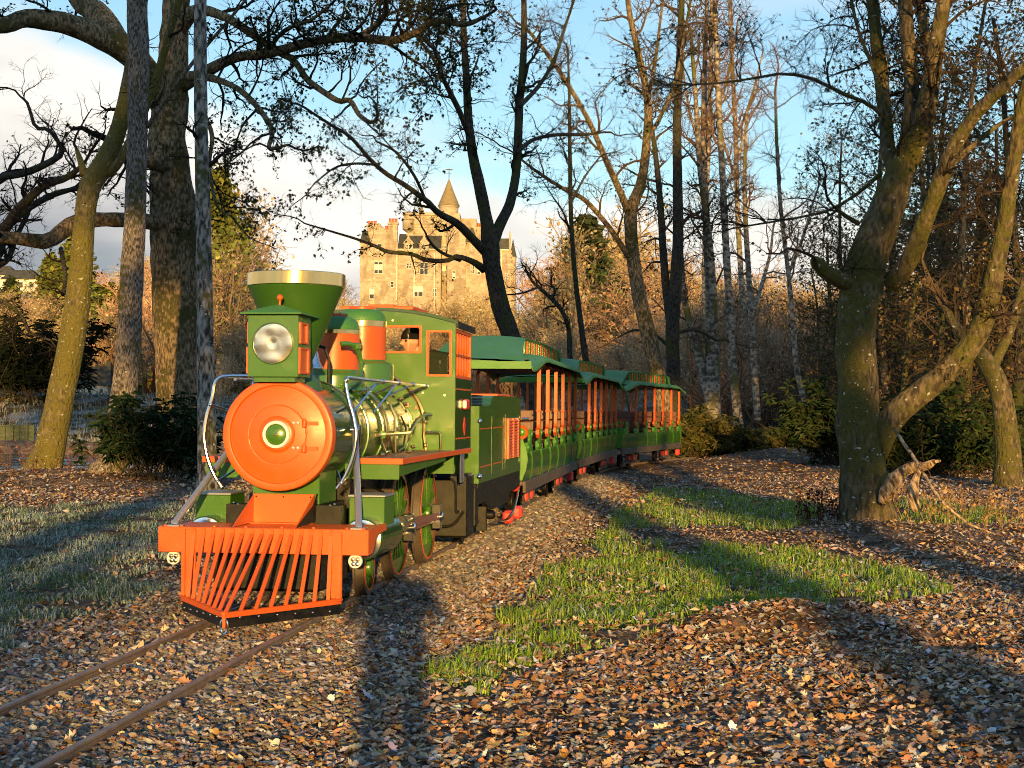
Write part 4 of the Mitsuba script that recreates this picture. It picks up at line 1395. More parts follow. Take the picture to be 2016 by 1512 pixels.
# --- the big oak on the left and its spreading arms
tree('oak_tree', 'massive gnarled oak with a thick mossy trunk and long dark arms reaching both ways', 'tree', [
    [(368, 905, 112), (362, 800, 100), (352, 650, 100), (347, 540, 98), (342, 430, 92), (336, 350, 80), (330, 280, 74), (336, 200, 66), (340, 120, 58), (345, 40, 54), (350, -60, 50)],
    ([(318, 210, 44), (296, 150, 50), (245, 96, 52), (174, 62, 46), (110, 42, 40), (50, 36, 36), (0, 52, 30), (-70, 50, 24)], -3),
    ([(245, 96, 40), (205, 40, 46), (160, 0, 44), (130, -50, 40)], 2),
    ([(350, 170, 36), (400, 145, 26), (460, 115, 20), (548, 100, 19), (626, 80, 18), (704, 74, 18), (767, 80, 17), (815, 66, 15), (859, 41, 13), (915, 48, 11), (960, 30, 7)], -6),
    ([(345, 60, 40), (380, 25, 28), (411, 22, 20), (463, 44, 17), (533, 93, 15), (578, 119, 14), (604, 156, 13), (637, 181, 12), (667, 199, 11), (689, 198, 10), (707, 226, 9), (730, 241, 8), (743, 230, 7), (740, 205, 5)], -5),
    ([(345, 160, 30), (385, 150, 20), (420, 155, 14), (467, 174, 12), (507, 211, 11), (536, 256, 10), (530, 292, 8), (567, 285, 5)], -4),
    ([(704, 74, 14), (740, 50, 12), (760, 20, 10), (755, -20, 8)], -6),
    ([(345, 455, 34), (300, 438, 30), (237, 433, 29), (185, 433, 29), (145, 440, 32), (93, 474, 30), (40, 470, 26), (-20, 465, 22)], -4),
    ([(330, 330, 30), (300, 320, 28), (270, 312, 24), (243, 300, 20)], -3),
    ([(405, 230, 9), (418, 270, 9), (412, 320, 8), (418, 370, 7), (430, 410, 6), (455, 425, 4)], -2),
    ([(815, 66, 9), (850, 90, 8), (870, 130, 7), (860, 160, 5)], -6),
    ([(533, 93, 9), (560, 60, 8), (610, 40, 7), (650, 10, 6)], -5)], 37.0, 'oak_bark', (1.5, 7, .75, 4, .32, DK), (.085, 2, OAKL, .55), gap=.42, sides=30, rough=.13, foot=1.35)
# --- its dark low arms at the far left edge belong to another tree outside the frame
tree('twisted_tree', 'dark twisted tree whose crooked black branches enter from the left edge', 'tree', [
    [(-160, 860, 60, 34), (-170, 640, 56, 34), (-150, 500, 50, 34), (-120, 430, 44, 34)],
    [(-130, 480, 30), (-50, 440, 26), (0, 452, 20), (37, 410, 18), (88, 365, 16), (130, 350, 14), (158, 330, 10)],
    [(-130, 460, 26), (-40, 400, 20), (0, 352, 17), (40, 343, 14), (76, 330, 13), (118, 306, 12), (118, 285, 8), (95, 255, 8), (70, 250, 7), (55, 205, 6), (40, 190, 4)],
    [(-140, 520, 30), (-20, 520, 20), (20, 440, 16), (90, 390, 13), (150, 370, 10)],
    [(-140, 560, 24), (0, 522, 12), (30, 470, 11), (55, 420, 9)],
    [(120, 490, 10), (128, 540, 8), (125, 580, 6)],
    [(-120, 600, 20), (-10, 590, 10), (40, 620, 8), (60, 655, 6), (100, 670, 4)]], 34.0, 'dark_bark', (1.0, 6, .6, 4, .26, DK), (.06, 1, OAKL, .22), gap=.4, sides=14, rough=.16)
# --- three trunks standing beside the oak
tree('leaning_tree', 'yellow green mossy trunk leaning right, leftmost of the trunks by the pond', 'tree', [
    [(86, 942, 62), (105, 850, 58), (128, 740, 53), (148, 630, 50), (160, 520, 45), (167, 430, 40), (176, 370, 42), (203, 325, 42), (228, 270, 34), (246, 200, 30), (262, 120, 28), (275, 30, 26), (285, -50, 24)],
    ([(166, 345, 16), (158, 315, 12), (150, 292, 6)], .3),
    ([(215, 340, 22), (240, 310, 18), (285, 215, 17), (310, 150, 16), (335, 60, 15), (356, -10, 14), (370, -60, 12)], -1)], 31.0, 'green_bark', (1.0, 5, .6, 3, .3, DK), None, gap=1.2, sides=24, foot=1.5)
tree('dark_trunk_tree', 'straight dark trunk with scaly grey bark and a mossy foot beside the rhododendron', 'tree', [
    [(212, 960, 60), (232, 860, 54), (247, 750, 50), (255, 640, 48), (260, 530, 46), (266, 430, 42), (269, 330, 40), (271, 230, 40), (273, 120, 42), (270, 20, 40), (268, -60, 38)],
    ([(290, 250, 10), (330, 190, 8), (390, 110, 7), (450, 40, 6), (500, -20, 5)], -2)], 29.0, 'rough_bark', (1.0, 5, .6, 3, .3, DK), None, gap=1.6, sides=24, foot=1.5)
tree('silver_trunk_tree', 'slim straight trunk with pale silvery blotched bark just left of the engine lamp', 'tree', [
    [(408, 930, 38), (406, 800, 36), (404, 690, 34), (403, 560, 31), (400, 420, 29), (397, 300, 27), (395, 180, 26), (394, 60, 25), (396, -60, 24)]], 27.0, 'silver_bark', (.9, 5, .5, 3, .3, DK), None, gap=1.6, sides=18, foot=1.3)
# --- the forked black tree in front of the mansion
tree('forked_tree', 'black forked tree standing in front of the mansion behind the first carriage', 'tree', [
    [(1075, 840, 46), (1040, 750, 40), (1008, 668, 37), (985, 600, 36), (970, 530, 34), (965, 480, 36), (957, 430, 25), (945, 370, 24), (930, 300, 20), (922, 230, 17), (918, 150, 15), (913, 70, 13), (911, -40, 11)],
    ([(968, 480, 26), (985, 440, 22), (1004, 400, 20), (1016, 340, 17), (1020, 270, 17), (1023, 200, 16), (1030, 120, 14), (1032, 40, 12), (1030, -50, 10)], 2),
    ([(955, 495, 20), (930, 470, 17), (900, 440, 15), (864, 420, 13), (838, 394, 11), (798, 365, 10), (759, 341, 9), (725, 310, 8), (690, 270, 7), (650, 245, 6), (600, 212, 5)], -4, .6),
    ([(953, 530, 17), (930, 515, 12), (900, 505, 10), (880, 513, 9), (840, 512, 9), (810, 500, 8), (765, 496, 8), (740, 485, 7), (700, 470, 5), (650, 455, 4), (600, 440, 3)], -3, .4),
    ([(905, 512, 8), (875, 500, 7), (855, 486, 6), (842, 468, 5)], -3, .3),
    ([(925, 270, 12), (905, 220, 11), (885, 180, 10), (870, 150, 8), (850, 110, 7), (820, 70, 5), (800, 20, 4)], -3),
    ([(1022, 210, 10), (1060, 170, 8), (1090, 120, 7), (1110, 60, 6), (1130, 0, 5)], 2),
    ([(1018, 300, 9), (1050, 275, 8), (1100, 265, 7), (1150, 265, 6), (1190, 260, 4)], 2),
    ([(745, 325, 5), (700, 322, 5), (660, 330, 4), (620, 360, 3)], -4),
    ([(838, 394, 6), (815, 345, 6), (780, 300, 5), (745, 280, 4)], -4, .6)], 42.0, 'dark_bark', (1.3, 6, .7, 4, .32, DK), (.095, 2, OAKL, .5), gap=.5, sides=18, rough=.08, foot=1.3)
# --- trees behind the second and third carriage
tree('leaning_grey_tree', 'grey barked tree leaning left and forking high behind the last carriages', 'tree', [
    [(1318, 860, 36), (1300, 760, 32), (1286, 700, 31), (1272, 640, 30), (1258, 580, 28), (1246, 500, 26), (1242, 420, 25), (1262, 360, 20), (1272, 290, 17), (1275, 200, 15), (1258, 110, 13), (1240, 30, 11), (1232, -40, 9)],
    ([(1240, 425, 16), (1222, 380, 14), (1195, 320, 12), (1160, 240, 10), (1120, 170, 9), (1080, 110, 8), (1040, 60, 6)], -3),
    ([(1240, 510, 12), (1215, 470, 11), (1185, 430, 10), (1150, 393, 9), (1115, 375, 8), (1075, 350, 7), (1040, 325, 5), (1010, 300, 4)], -3),
    ([(1272, 280, 9), (1300, 230, 8), (1330, 160, 7), (1345, 80, 6), (1360, 0, 5)], 2),
    ([(1275, 200, 8), (1290, 120, 7), (1300, 40, 5), (1310, -30, 4)], 1)], 52.0, 'oak_bark', (1.6, 7, .9, 4, .4, BR), (.10, 1, OAKL + TAN, .35), gap=.5, sides=16, foot=1.2)
tree('thin_dark_tree', 'thin black leafless stem rising behind the join of the first two carriages', 'tree', [
    [(1165, 800, 15), (1152, 700, 13), (1140, 610, 11), (1130, 520, 10), (1124, 420, 9), (1122, 300, 8), (1121, 200, 6), (1118, 100, 4)],
    ([(1126, 470, 5), (1110, 420, 4), (1090, 390, 3)], 1), ([(1124, 400, 5), (1150, 350, 4), (1180, 310, 3)], 1)], 47.0, 'dark_bark', (1.0, 6, .6, 4, .3, DK), None, gap=.45, sides=10)
tree('crooked_small_tree', 'small crooked dark tree bending left above the first carriage roof', 'tree', [
    [(1128, 800, 12), (1122, 700, 11), (1120, 650, 10), (1108, 615, 9), (1088, 590, 9), (1068, 572, 8), (1050, 556, 6), (1040, 540, 5)],
    ([(1088, 590, 6), (1092, 570, 5), (1085, 560, 5)], 1), ([(1060, 565, 5), (1035, 575, 4), (1010, 580, 3)], 0)], 46.0, 'dark_bark', (.9, 6, .55, 4, .3, DK), None, gap=.3, sides=10)
tree('twin_stem_tree', 'dark tree of two close upright stems behind the last carriage', 'tree', [
    [(1328, 850, 30), (1326, 740, 28), (1324, 650, 27), (1330, 560, 25), (1335, 470, 22), (1334, 360, 19), (1333, 240, 17), (1338, 120, 15), (1342, 0, 12), (1344, -50, 10)],
    ([(1325, 660, 20), (1314, 590, 17), (1306, 500, 15), (1300, 400, 13), (1290, 300, 10), (1275, 200, 8)], 1.5),
    ([(1324, 690, 8), (1290, 660, 6), (1250, 650, 5), (1215, 665, 3)], 1), ([(1330, 655, 8), (1370, 650, 6), (1410, 670, 5)], 1)], 54.0, 'dark_bark', (1.6, 7, .9, 4, .4, BR), (.10, 1, OAKL + TAN, .3), gap=.5, sides=14)
for nm, lab, limbs, Y in (
    ('birch_tree', 'birch with three white stems from one foot right of the last carriage', [[(1405, 845, 34), (1402, 760, 32), (1402, 690, 28), (1398, 600, 18), (1392, 480, 15), (1387, 360, 13), (1386, 240, 12), (1388, 120, 10), (1392, 0, 8)], [(1402, 690, 20), (1405, 600, 15), (1396, 470, 13), (1378, 330, 11), (1370, 200, 9), (1360, 60, 7)], [(1400, 800, 20), (1376, 700, 16), (1354, 620, 13), (1345, 560, 11), (1338, 450, 9)]], 57.0),
    ('birch_tree', 'single upright birch with black and white bark, right of the three stemmed one', [[(1455, 845, 20), (1446, 760, 17), (1440, 690, 16), (1436, 600, 15), (1430, 500, 14), (1424, 380, 13), (1418, 260, 12), (1412, 140, 10), (1408, 20, 8), (1406, -40, 6)], [(1424, 380, 8), (1450, 320, 7), (1470, 250, 5)]], 55.0),
    ('birch_tree', 'slender birch forking into a narrow V against the white cloud', [[(1492, 830, 14), (1486, 740, 13), (1480, 640, 12), (1474, 540, 11), (1468, 440, 10), (1466, 340, 8), (1470, 220, 6)], [(1480, 620, 9), (1500, 560, 8), (1516, 500, 6), (1522, 450, 4)]], 60.0),
    ('birch_tree', 'thin grey birch leaning slightly left just before the dark hollow', [[(1600, 890, 13), (1585, 800, 12), (1568, 720, 11), (1560, 620, 10), (1550, 520, 9), (1538, 420, 8), (1530, 300, 7), (1526, 180, 5)], [(1552, 540, 7), (1580, 470, 6), (1600, 400, 4)]], 48.0),
    ('birch_tree', 'tall golden birch top catching the sun above the carriages', [[(1392, 800, 12, 74), (1388, 600, 12, 74), (1390, 400, 11, 74), (1396, 250, 10, 74), (1400, 100, 9, 74), (1402, -40, 7, 74)], [(1396, 260, 7, 74), (1430, 160, 6, 75), (1450, 60, 4, 75)], [(1394, 330, 6, 74), (1360, 230, 5, 73), (1345, 140, 4, 73)]], 74.0),
    ('birch_tree', 'second tall golden birch, further right behind the upright one', [[(1470, 800, 11, 78), (1462, 600, 11, 78), (1452, 420, 10, 78), (1448, 260, 9, 78), (1440, 100, 8, 78), (1436, -40, 7, 78)], [(1448, 280, 6, 78), (1480, 190, 5, 78), (1500, 110, 3, 78)], [(1450, 360, 6, 78), (1420, 260, 5, 78), (1410, 180, 3, 78)]], 78.0)):
    tree(nm, lab, 'birch tree', limbs, Y, 'birch_bark', (1.7, 7, 1.0, 4, .5, (.14, .085, .06)), None, gap=.55, sides=12, group=None)
# --- the large mossy tree on the right
tree('mossy_tree', 'large mossy tree with a dark trunk, a sawn stub and many raised arms at right', 'tree', [
    [(1706, 1045, 98), (1700, 950, 90), (1692, 860, 86), (1688, 760, 80), (1686, 660, 76), (1692, 580, 78), (1708, 510, 78), (1735, 440, 72), (1758, 385, 66), (1775, 335, 52), (1790, 280, 40), (1796, 210, 32), (1792, 120, 28), (1782, 20, 26), (1778, -60, 24)],
    ([(1770, 360, 30), (1750, 300, 28), (1742, 220, 28), (1732, 130, 27), (1722, 50, 25), (1712, -50, 22)], 1.2),
    ([(1785, 330, 36), (1810, 270, 42), (1826, 200, 40), (1838, 130, 34), (1848, 60, 30), (1870, -50, 26)], -.8),
    ([(1826, 200, 26), (1832, 120, 24), (1818, 50, 22), (1800, -50, 20)], 1),
    ([(1722, 890, 60), (1752, 830, 52), (1800, 785, 48), (1850, 745, 46), (1895, 700, 44), (1925, 655, 42), (1945, 600, 40), (1962, 520, 36), (1978, 440, 32), (1992, 340, 30), (2010, 230, 28), (2030, 120, 24)], -1.0, .45),
    ([(1752, 560, 40), (1785, 520, 36), (1812, 460, 34), (1835, 400, 32), (1862, 330, 32), (1888, 272, 30), (1925, 220, 26), (1960, 185, 22), (2030, 120, 18)], -1.6, .5),
    ([(1690, 565, 40), (1660, 552, 34), (1632, 540, 30), (1606, 516, 26), (1604, 513, 8)], -.5, .05),
    ([(1690, 440, 10), (1665, 425, 8), (1645, 410, 7)], -.3),
    ([(1760, 300, 10), (1745, 240, 9), (1710, 205, 8), (1660, 185, 8), (1600, 155, 7), (1540, 145, 6), (1480, 155, 5), (1400, 165, 4), (1310, 168, 3)], -.8),
    ([(1735, 340, 9), (1690, 380, 7), (1640, 410, 6), (1590, 425, 5), (1500, 440, 4), (1440, 450, 3)], 1.5),
    ([(1755, 250, 9), (1725, 150, 8), (1690, 60, 7), (1672, -20, 6)], 1.2),
    ([(1860, 335, 14), (1900, 300, 12), (1960, 250, 9), (2030, 210, 7)], .6)], 19.0, 'mossy_bark', (1.0, 8, .5, 5, .22, (.05, .035, .025)), (.05, 1, OAKL + TAN, .40), gap=.22, sides=36, rough=.17, foot=1.4, rmax=.022)
labels['fallen_stick'] = {'label': 'long pale fallen stick slanting down to the leaves right of the mossy tree', 'category': 'stick'}
k = thing('broken_branch', 'pale broken branch with a hanging stub at the foot of the mossy tree', 'branch')
put(k + '__limb', bark_tube(limb_path([(1736, 990, 16), (1750, 962, 34), (1768, 938, 27), (1786, 924, 22), (1804, 919, 20), (1822, 917, 18), (1838, 910, 11), (1852, 907, 4)], 18.6, -.5, 60), 20, .28, 5, 3.2), 'bare_wood', smooth=True)
put(k + '__stub', bark_tube(limb_path([(1810, 922, 9), (1803, 945, 14), (1796, 972, 22), (1800, 990, 17), (1803, 1003, 14), (1806, 1006, 4)], 18.3, 0, 44), 18, .28, 9, 3.2), 'bare_wood', smooth=True)
put('fallen_stick', bark_tube(limb_path([(1760, 842, 6), (1781, 876, 7), (1802, 905, 7), (1830, 952, 6), (1852, 985, 6), (1900, 1028, 5), (1960, 1052, 3)], 18.2, -1.2), 8, .1, 5), 'bare_wood', smooth=True)
tree('bent_tree', 'stout lit trunk bending left near the right edge behind the mossy tree', 'tree', [
    [(1985, 905, 52), (1980, 840, 46), (1972, 780, 42), (1955, 735, 40), (1930, 700, 34), (1905, 672, 26), (1880, 640, 20), (1860, 600, 16)],
    ([(1950, 730, 20), (1985, 660, 18), (2010, 580, 15), (2030, 500, 12)], 1)], 29.0, 'mossy_bark', (1.0, 6, .6, 4, .3, BR), (.07, 1, OAKL + TAN, .3), gap=.4, sides=18, foot=1.3)
# --- the wood on the right: stems one behind another
ORD = 'first second third fourth fifth sixth seventh eighth ninth tenth eleventh twelfth thirteenth fourteenth fifteenth sixteenth seventeenth eighteenth nineteenth twentieth twenty-first last'.split()
spots = [(1640, 900, 56, 12), (1668, 880, 62, 16), (1738, 905, 44, 18), (1762, 890, 52, 22), (1790, 900, 40, 14), (1812, 880, 58, 26), (1838, 905, 36, 16), (1868, 890, 47, 24), (1892, 910, 34, 20), (1915, 890, 52, 30), (1948, 900, 41, 18), (1966, 880, 60, 26), (2002, 905, 35, 24), (2040, 890, 45, 30), (1700, 870, 66, 14), (1880, 868, 66, 18), (2080, 900, 38, 26), (1610, 876, 64, 10), (1985, 870, 68, 16), (1850, 866, 70, 20), (1930, 866, 74, 18), (1780, 866, 72, 16)]
for q, (x, y, Y, w) in enumerate(spots):
    lean = rt_.uniform(-40, 40)
    b = at_Y(x, y, Y)
    b[2] = ground_z(b[0], b[1]) - .1
    hz = rt_.uniform(8, 12)
    e = [b + [lean / 40 * .9 * t ** 1.3 + .18 * math.sin(5 * t + q), rt_.normal(0, .1), hz * t] for t in np.linspace(0, 1, 8)]
    r = w * Y / FOC / 2 * np.linspace(1.0, .3, 8)
    s = spline(np.hstack([np.array(e), r[:, None]]), 30)
    rank = sorted(spots).index(spots[q])
    k = thing('woodland_tree', f'slender {("dark", "mossy", "brown barked")[q % 3]} tree in the wood on the right, {ORD[rank]} from the left', 'tree', 'trees of the wood on the right')
    put(k + '__trunk', bark_tube(s, 12, .09, q), ('dark_bark', 'mossy_bark', 'oak_bark')[q % 3], smooth=True)
    P, D, R, LN = [], [], [], []
    for i in range(5, 29):
        for _ in range(3):
            a = rt_.uniform(0, 2 * math.pi)
            P.append(s[i, :3]); D.append([math.cos(a), math.sin(a), .35]); R.append(max(s[i, 3] * .3, .01)); LN.append(rt_.uniform(.9, 2.6))
    A = paths(np.array(P), np.array(D), np.array(LN), 6, .25, .03)
    R = np.array(R)
    mb = MB()
    v, f = tubes_many(A, R, R * .4, 3)
    mb.add(v, f, np.array((.07, .05, .035)) * (1 + .3 * rt_.normal(0, 1, (len(v), 1))))
    p, d, r, l = sprout(A, R, 7, .8, .6, .1)
    B = paths(p, d, l, 4, .25, .02)
    r = np.clip(r * .5, .005, .012)
    v, f = tubes_many(B, r, r * .5, 3)
    mb.add(v, f, np.array((.085, .06, .04)) * (1 + .3 * rt_.normal(0, 1, (len(v), 1))))
    put(k + '__twigs', mb, 'twig', smooth=False, kind='stuff')
    mb = MB()
    leaf_cards(mb, B.reshape(-1, 3), .11, OAKL + TAN, 1, 1.2)
    put(k + '__leaves', mb, 'leaf', smooth=False, kind='stuff')


# --- shrubs: evergreen bushes of pointed leaves on arching stems
def shrub(key, label, c, size, n, pal, leafsize, cat='bush', up=.5, group=None):
    k = thing(key, label, cat, group)
    c = np.array([c[0], c[1], float(ground_z(c[0], c[1])) if len(c) < 3 else c[2]])
    a = rt_.random(n) * 2 * math.pi
    d = np.stack([np.cos(a), np.sin(a), up + rt_.random(n) * 1.2], -1)
    st = c + np.stack([rt_.normal(0, .22, n) * size[0], rt_.normal(0, .22, n) * size[1], 0 * a], -1)
    ln = size[2] * (.5 + .6 * rt_.random(n))
    A = paths(st, d * np.array([size[0], size[1], size[2]]) / max(size), ln, 7, .22, .04)
    v, f = tubes_many(A, np.full(n, .012), np.full(n, .005), 3)
    mb = MB().add(v, f, np.array((.06, .045, .03)) * np.ones((len(v), 1)))
    p, dd, r, l = sprout(A, np.full(n, .006), 5, .35 * size[2] / 1.5, .7, .2, .3)
    B = paths(p, dd, l, 4, .2, .05)
    v, f = tubes_many(B, np.full(len(B), .006), np.full(len(B), .003), 3)
    mb.add(v, f, np.array((.06, .045, .03)) * np.ones((len(v), 1)))
    put(k + '__stems', mb, 'twig', smooth=False, kind='stuff')
    # whorls of long leaves round each shoot tip
    tips = B[:, 1:].reshape(-1, 3)
    m = len(tips) * 4
    o = np.repeat(tips, 4, 0)
    a = rt_.random(m) * 2 * math.pi
    dr_ = np.stack([np.cos(a), np.sin(a), rt_.normal(.1, .35, m)], -1)
    dr_ /= np.linalg.norm(dr_, axis=1, keepdims=True)
    sd = np.cross(dr_, [0, 0, 1.0])
    s = (leafsize * (.6 + .7 * rt_.random(m)))[:, None]
    V = np.stack([o, o + dr_ * s * .45 + sd * s * .17 + [0, 0, .02], o + dr_ * s - [0, 0, .25] * s, o + dr_ * s * .45 - sd * s * .17 + [0, 0, .02]], 1)
    pal = np.array(pal)
    col = np.clip(pal[rt_.integers(0, len(pal), m)] * (1 + .25 * rt_.normal(0, 1, (m, 1))), .004, .7)
    f = np.array([(0, 1, 2), (0, 2, 3)])
    mb = MB().add(V.reshape(-1, 3), (f[None] + (np.arange(m) * 4)[:, None, None]).reshape(-1, 3), np.repeat(col, 4, 0))
    put(k + '__leaves', mb, 'leaf', smooth=False, kind='stuff')
    return k


RHO = [(.018, .04, .018), (.03, .055, .022), (.012, .028, .014), (.05, .075, .04)]
p = at_z(292, 958, -.1)
shrub('rhododendron', 'dark evergreen rhododendron at the foot of the dark trunk left of the engine', p[:2], (1.3, 1.0, 1.7), 60, RHO, .20)
for x, y, Y, sz, lab in ((1640, 905, 38, (1.2, 1.0, 2.0), 'drooping evergreen shrub just left of the mossy tree trunk'), (1840, 905, 33, (2.2, 1.5, 1.9), 'broad dark evergreen thicket behind the broken branch'), (1950, 900, 36, (2.2, 1.5, 2.0), 'dark evergreen thicket at the right edge behind the bent tree')):
    p = at_Y(x, y, Y)
    shrub('evergreen_shrub', lab, p[:2], sz, 70, [(.03, .055, .02), (.05, .08, .03), (.07, .085, .035)], .24)
p = at_Y(50, 850, 84)
shrub('yew_bush', 'big near black evergreen bush on the far bank at the left edge', p[:2], (5, 3.5, 5.2), 110, [(.012, .018, .012), (.02, .028, .016)], .55)
for x, Y, sz, lab in ((1380, 47, (1.1, 1.0, 1.5), 'tangled tawny bush beside the tail of the train'), (1440, 49, (1.6, 1.2, 1.1), 'low bamboo like green clump at the foot of the birches'), (1530, 50, (1.6, 1.0, .8), 'low dark undergrowth right of the birches')):
    p = at_Y(x, 870, Y)
    shrub('undergrowth', lab, p[:2], sz, 60, [(.10, .10, .035), (.16, .13, .05), (.07, .085, .03)], .26)

# dead stalks: dock and willowherb stems, brown
def stalks(key, label, c, n, spread, h, col=(.10, .05, .03)):
    a = np.stack([c[0] + rt_.normal(0, spread, n), c[1] + rt_.normal(0, spread, n)], -1)
    p = np.hstack([a, ground_z(a[:, 0], a[:, 1])[:, None]])
    A = paths(p, np.hstack([rt_.normal(0, .16, (n, 2)), np.ones((n, 1))]), h * (.5 + .7 * rt_.random(n)), 6, .09, 0)
    v, f = tubes_many(A, np.full(n, .005), np.full(n, .003), 3)
    mb = MB().add(v, f, np.array(col) * np.ones((len(v), 1)))
    leaf_cards(mb, A[:, 2:].reshape(-1, 3), .05, [tuple(np.array(col) * .9), tuple(np.array(col) * 1.5)], 2, .5)
    put(key, mb, 'litter', smooth=False, kind='stuff')
    labels[list(scene)[-1]].update(label=label, category='plant')


p = at_z(1612, 1035, -.05)
stalks('dead_stalks', 'dark brown dead dock stalks left of the mossy tree foot', p, 34, .17, .42, (.07, .03, .02))
p = at_z(1840, 1030, -.05)
stalks('dead_stalks', 'pale dry stems between the mossy tree and the right edge', p, 60, .6, .42, (.22, .14, .07))
p = at_z(130, 950, -.1)
stalks('dead_stalks', 'reddish dry stems standing at the edge of the pond', p + [0, 1.5, 0], 70, 1.3, .55, (.12, .05, .035))
p = at_z(1900, 905, .1)
stalks('dead_stalks', 'tan dry reeds and brambles in front of the evergreen thickets', p, 160, 1.7, 1.1, (.26, .18, .09))
# ================================================================== the mansion on the hill
import manifold3d as m3


def stone(p, n, uv):
    u = p.x + p.y * .9
    row = dr.floor(p.z / .42)
    k = cell_rand(dr.floor(u / .95 + .5 * row), row, 1)
    b = fbm(u * .35, p.z * .35, 1, 3)
    c = mix((.29, .235, .165), (.55, .47, .35), .6 * k + .4 * b)
    return mix(c, (.22, .17, .11), smoothstep(.5, .7, fbm(u * .9, p.z * .4, 4, 3)) * .6)


mat('sandstone', {'type': 'diffuse', 'reflectance': proc(stone)})
mat('slate', {'type': 'diffuse', 'reflectance': proc(lambda p, n, uv: mix((.045, .047, .045), (.10, .10, .09), cell_rand(dr.floor((p.x + p.y) / .35), dr.floor(p.z / .25), 3) * .5 + .5 * fbm(p.x * .5, p.z * .5, 2, 3)))})
mat('cone_slate', {'type': 'diffuse', 'reflectance': proc(lambda p, n, uv: mix((.20, .16, .085), (.33, .26, .14), fbm(p.x * 1.3, p.y * 1.3, p.z * 3, 3)))})
mat('terracotta', {'type': 'diffuse', 'reflectance': rgb(.42, .16, .07)})
mat('white_trim', {'type': 'diffuse', 'reflectance': rgb(.72, .66, .54)})
mat('dark_glass', {'type': 'principled', 'base_color': rgb(.03, .035, .04), 'roughness': .08, 'specular': .6})
CY = 300.0
C = thing('mansion', 'golden sandstone baronial mansion with conical turrets on the hill behind the train', 'mansion')


def cx(x, y, d=0.0):
    q = at_Y(x, y, CY)
    return q[0], q[2]


def cblock(name, x0, x1, ytop, ybot, d0, d1, m='sandstone', parent=None):
    a, zt = cx(x0, ytop)
    b, _ = cx(x1, ytop)
    _, zb = cx(x0, ybot)
    return put((parent or C) + '__' + name, MB().box(a, b, CY + d0, CY + d1, zb, zt), m, smooth=False)


def cpoly(name, pts, d0, d1, m='sandstone', parent=None):
    return put((parent or C) + '__' + name, MB().prism([cx(*q) for q in pts], 'y', CY + d0, CY + d1), m, smooth=False)


rb = np.random.default_rng(4)


def window(x, y, w, h, d, lights=2, parent=None):
    """a stone surround standing proud of the wall, white sashes and dark panes set back inside it"""
    a, zt = cx(x - w / 2, y - h / 2)
    b, zb = cx(x + w / 2, y + h / 2)
    Y0 = CY + d
    out = sg.box(a - .22, zb - .25, b + .22, zt + .28).difference(sg.box(a, zb, b, zt))
    k = put((parent or C) + '__window', MB().prism(out, 'y', Y0 - .12, Y0 + .02), 'sandstone', smooth=False)
    m = MB()
    wd = (b - a) / lights
    for q in range(lights):
        x0, x1 = a + q * wd, a + (q + 1) * wd
        zm = (zb + zt) / 2
        fr = sg.box(x0 + .03, zb, x1 - .03, zt).difference(shapely.union_all([sg.box(x0 + .10, zb + .10, x1 - .10, zm - .04), sg.box(x0 + .10, zm + .04, x1 - .10, zt - .10)]))
        m.prism(fr, 'y', Y0 - .06, Y0 - .01)
    put(k + '__sash', m, 'white_trim', smooth=False)
    if rb.random() < .6 and h > 12:
        zz = zb + (zt - zb) * rb.uniform(.0, .5)
        put(k + '__blind', MB().box(a + .1, b - .1, Y0 - .034, Y0 - .031, zz, zz + (zt - zb) * .48), 'white_trim', smooth=False)
    put(k + '__pane', MB().add([(a, Y0 - .03, zb), (b, Y0 - .03, zb), (b, Y0 - .03, zt), (a, Y0 - .03, zt)], [(0, 1, 2, 3)]), 'dark_glass', smooth=False)


def chimney_stack(x0, x1, yt, yb, d, pots=3):
    k = cblock('chimney_stack', x0, x1, yt, yb, d, d + 1.6)
    cblock('cope', x0 - 1.5, x1 + 1.5, yt - .2, yt + 3.5, d - .25, d + 1.85, 'sandstone', k)
    for q in range(pots):
        x = x0 + (q + .5) * (x1 - x0) / pots
        a, z = cx(x, yt)
        put(k + '__pot', MB().lathe([(.28, z), (.24, z + .7), (.3, z + .75), (.3, z + .85)], 10, 'z', (a, CY + d + .8, 0)), 'terracotta')


def turret(x, r, ye, ya, yb, d, mm='cone_slate', name='turret'):
    a, ze = cx(x, ye)
    _, za = cx(x, ya)
    _, zb = cx(x, yb)
    R = r * CY / FOC
    k = put(C + '__' + name, MB().lathe([(R * .55, zb - 1.2), (R * .93, zb), (R * .93, ze - .5), (R, ze - .35), (R, ze)], 28, 'z', (a, CY + d, 0)), 'sandstone')
    put(k + '__cone', MB().lathe([(R * 1.1, ze - .1), (R * 1.06, ze), (R * .45, ze + (za - ze) * .56), (.05, za)], 28, 'z', (a, CY + d, 0)), mm)
    return k, (a, za)


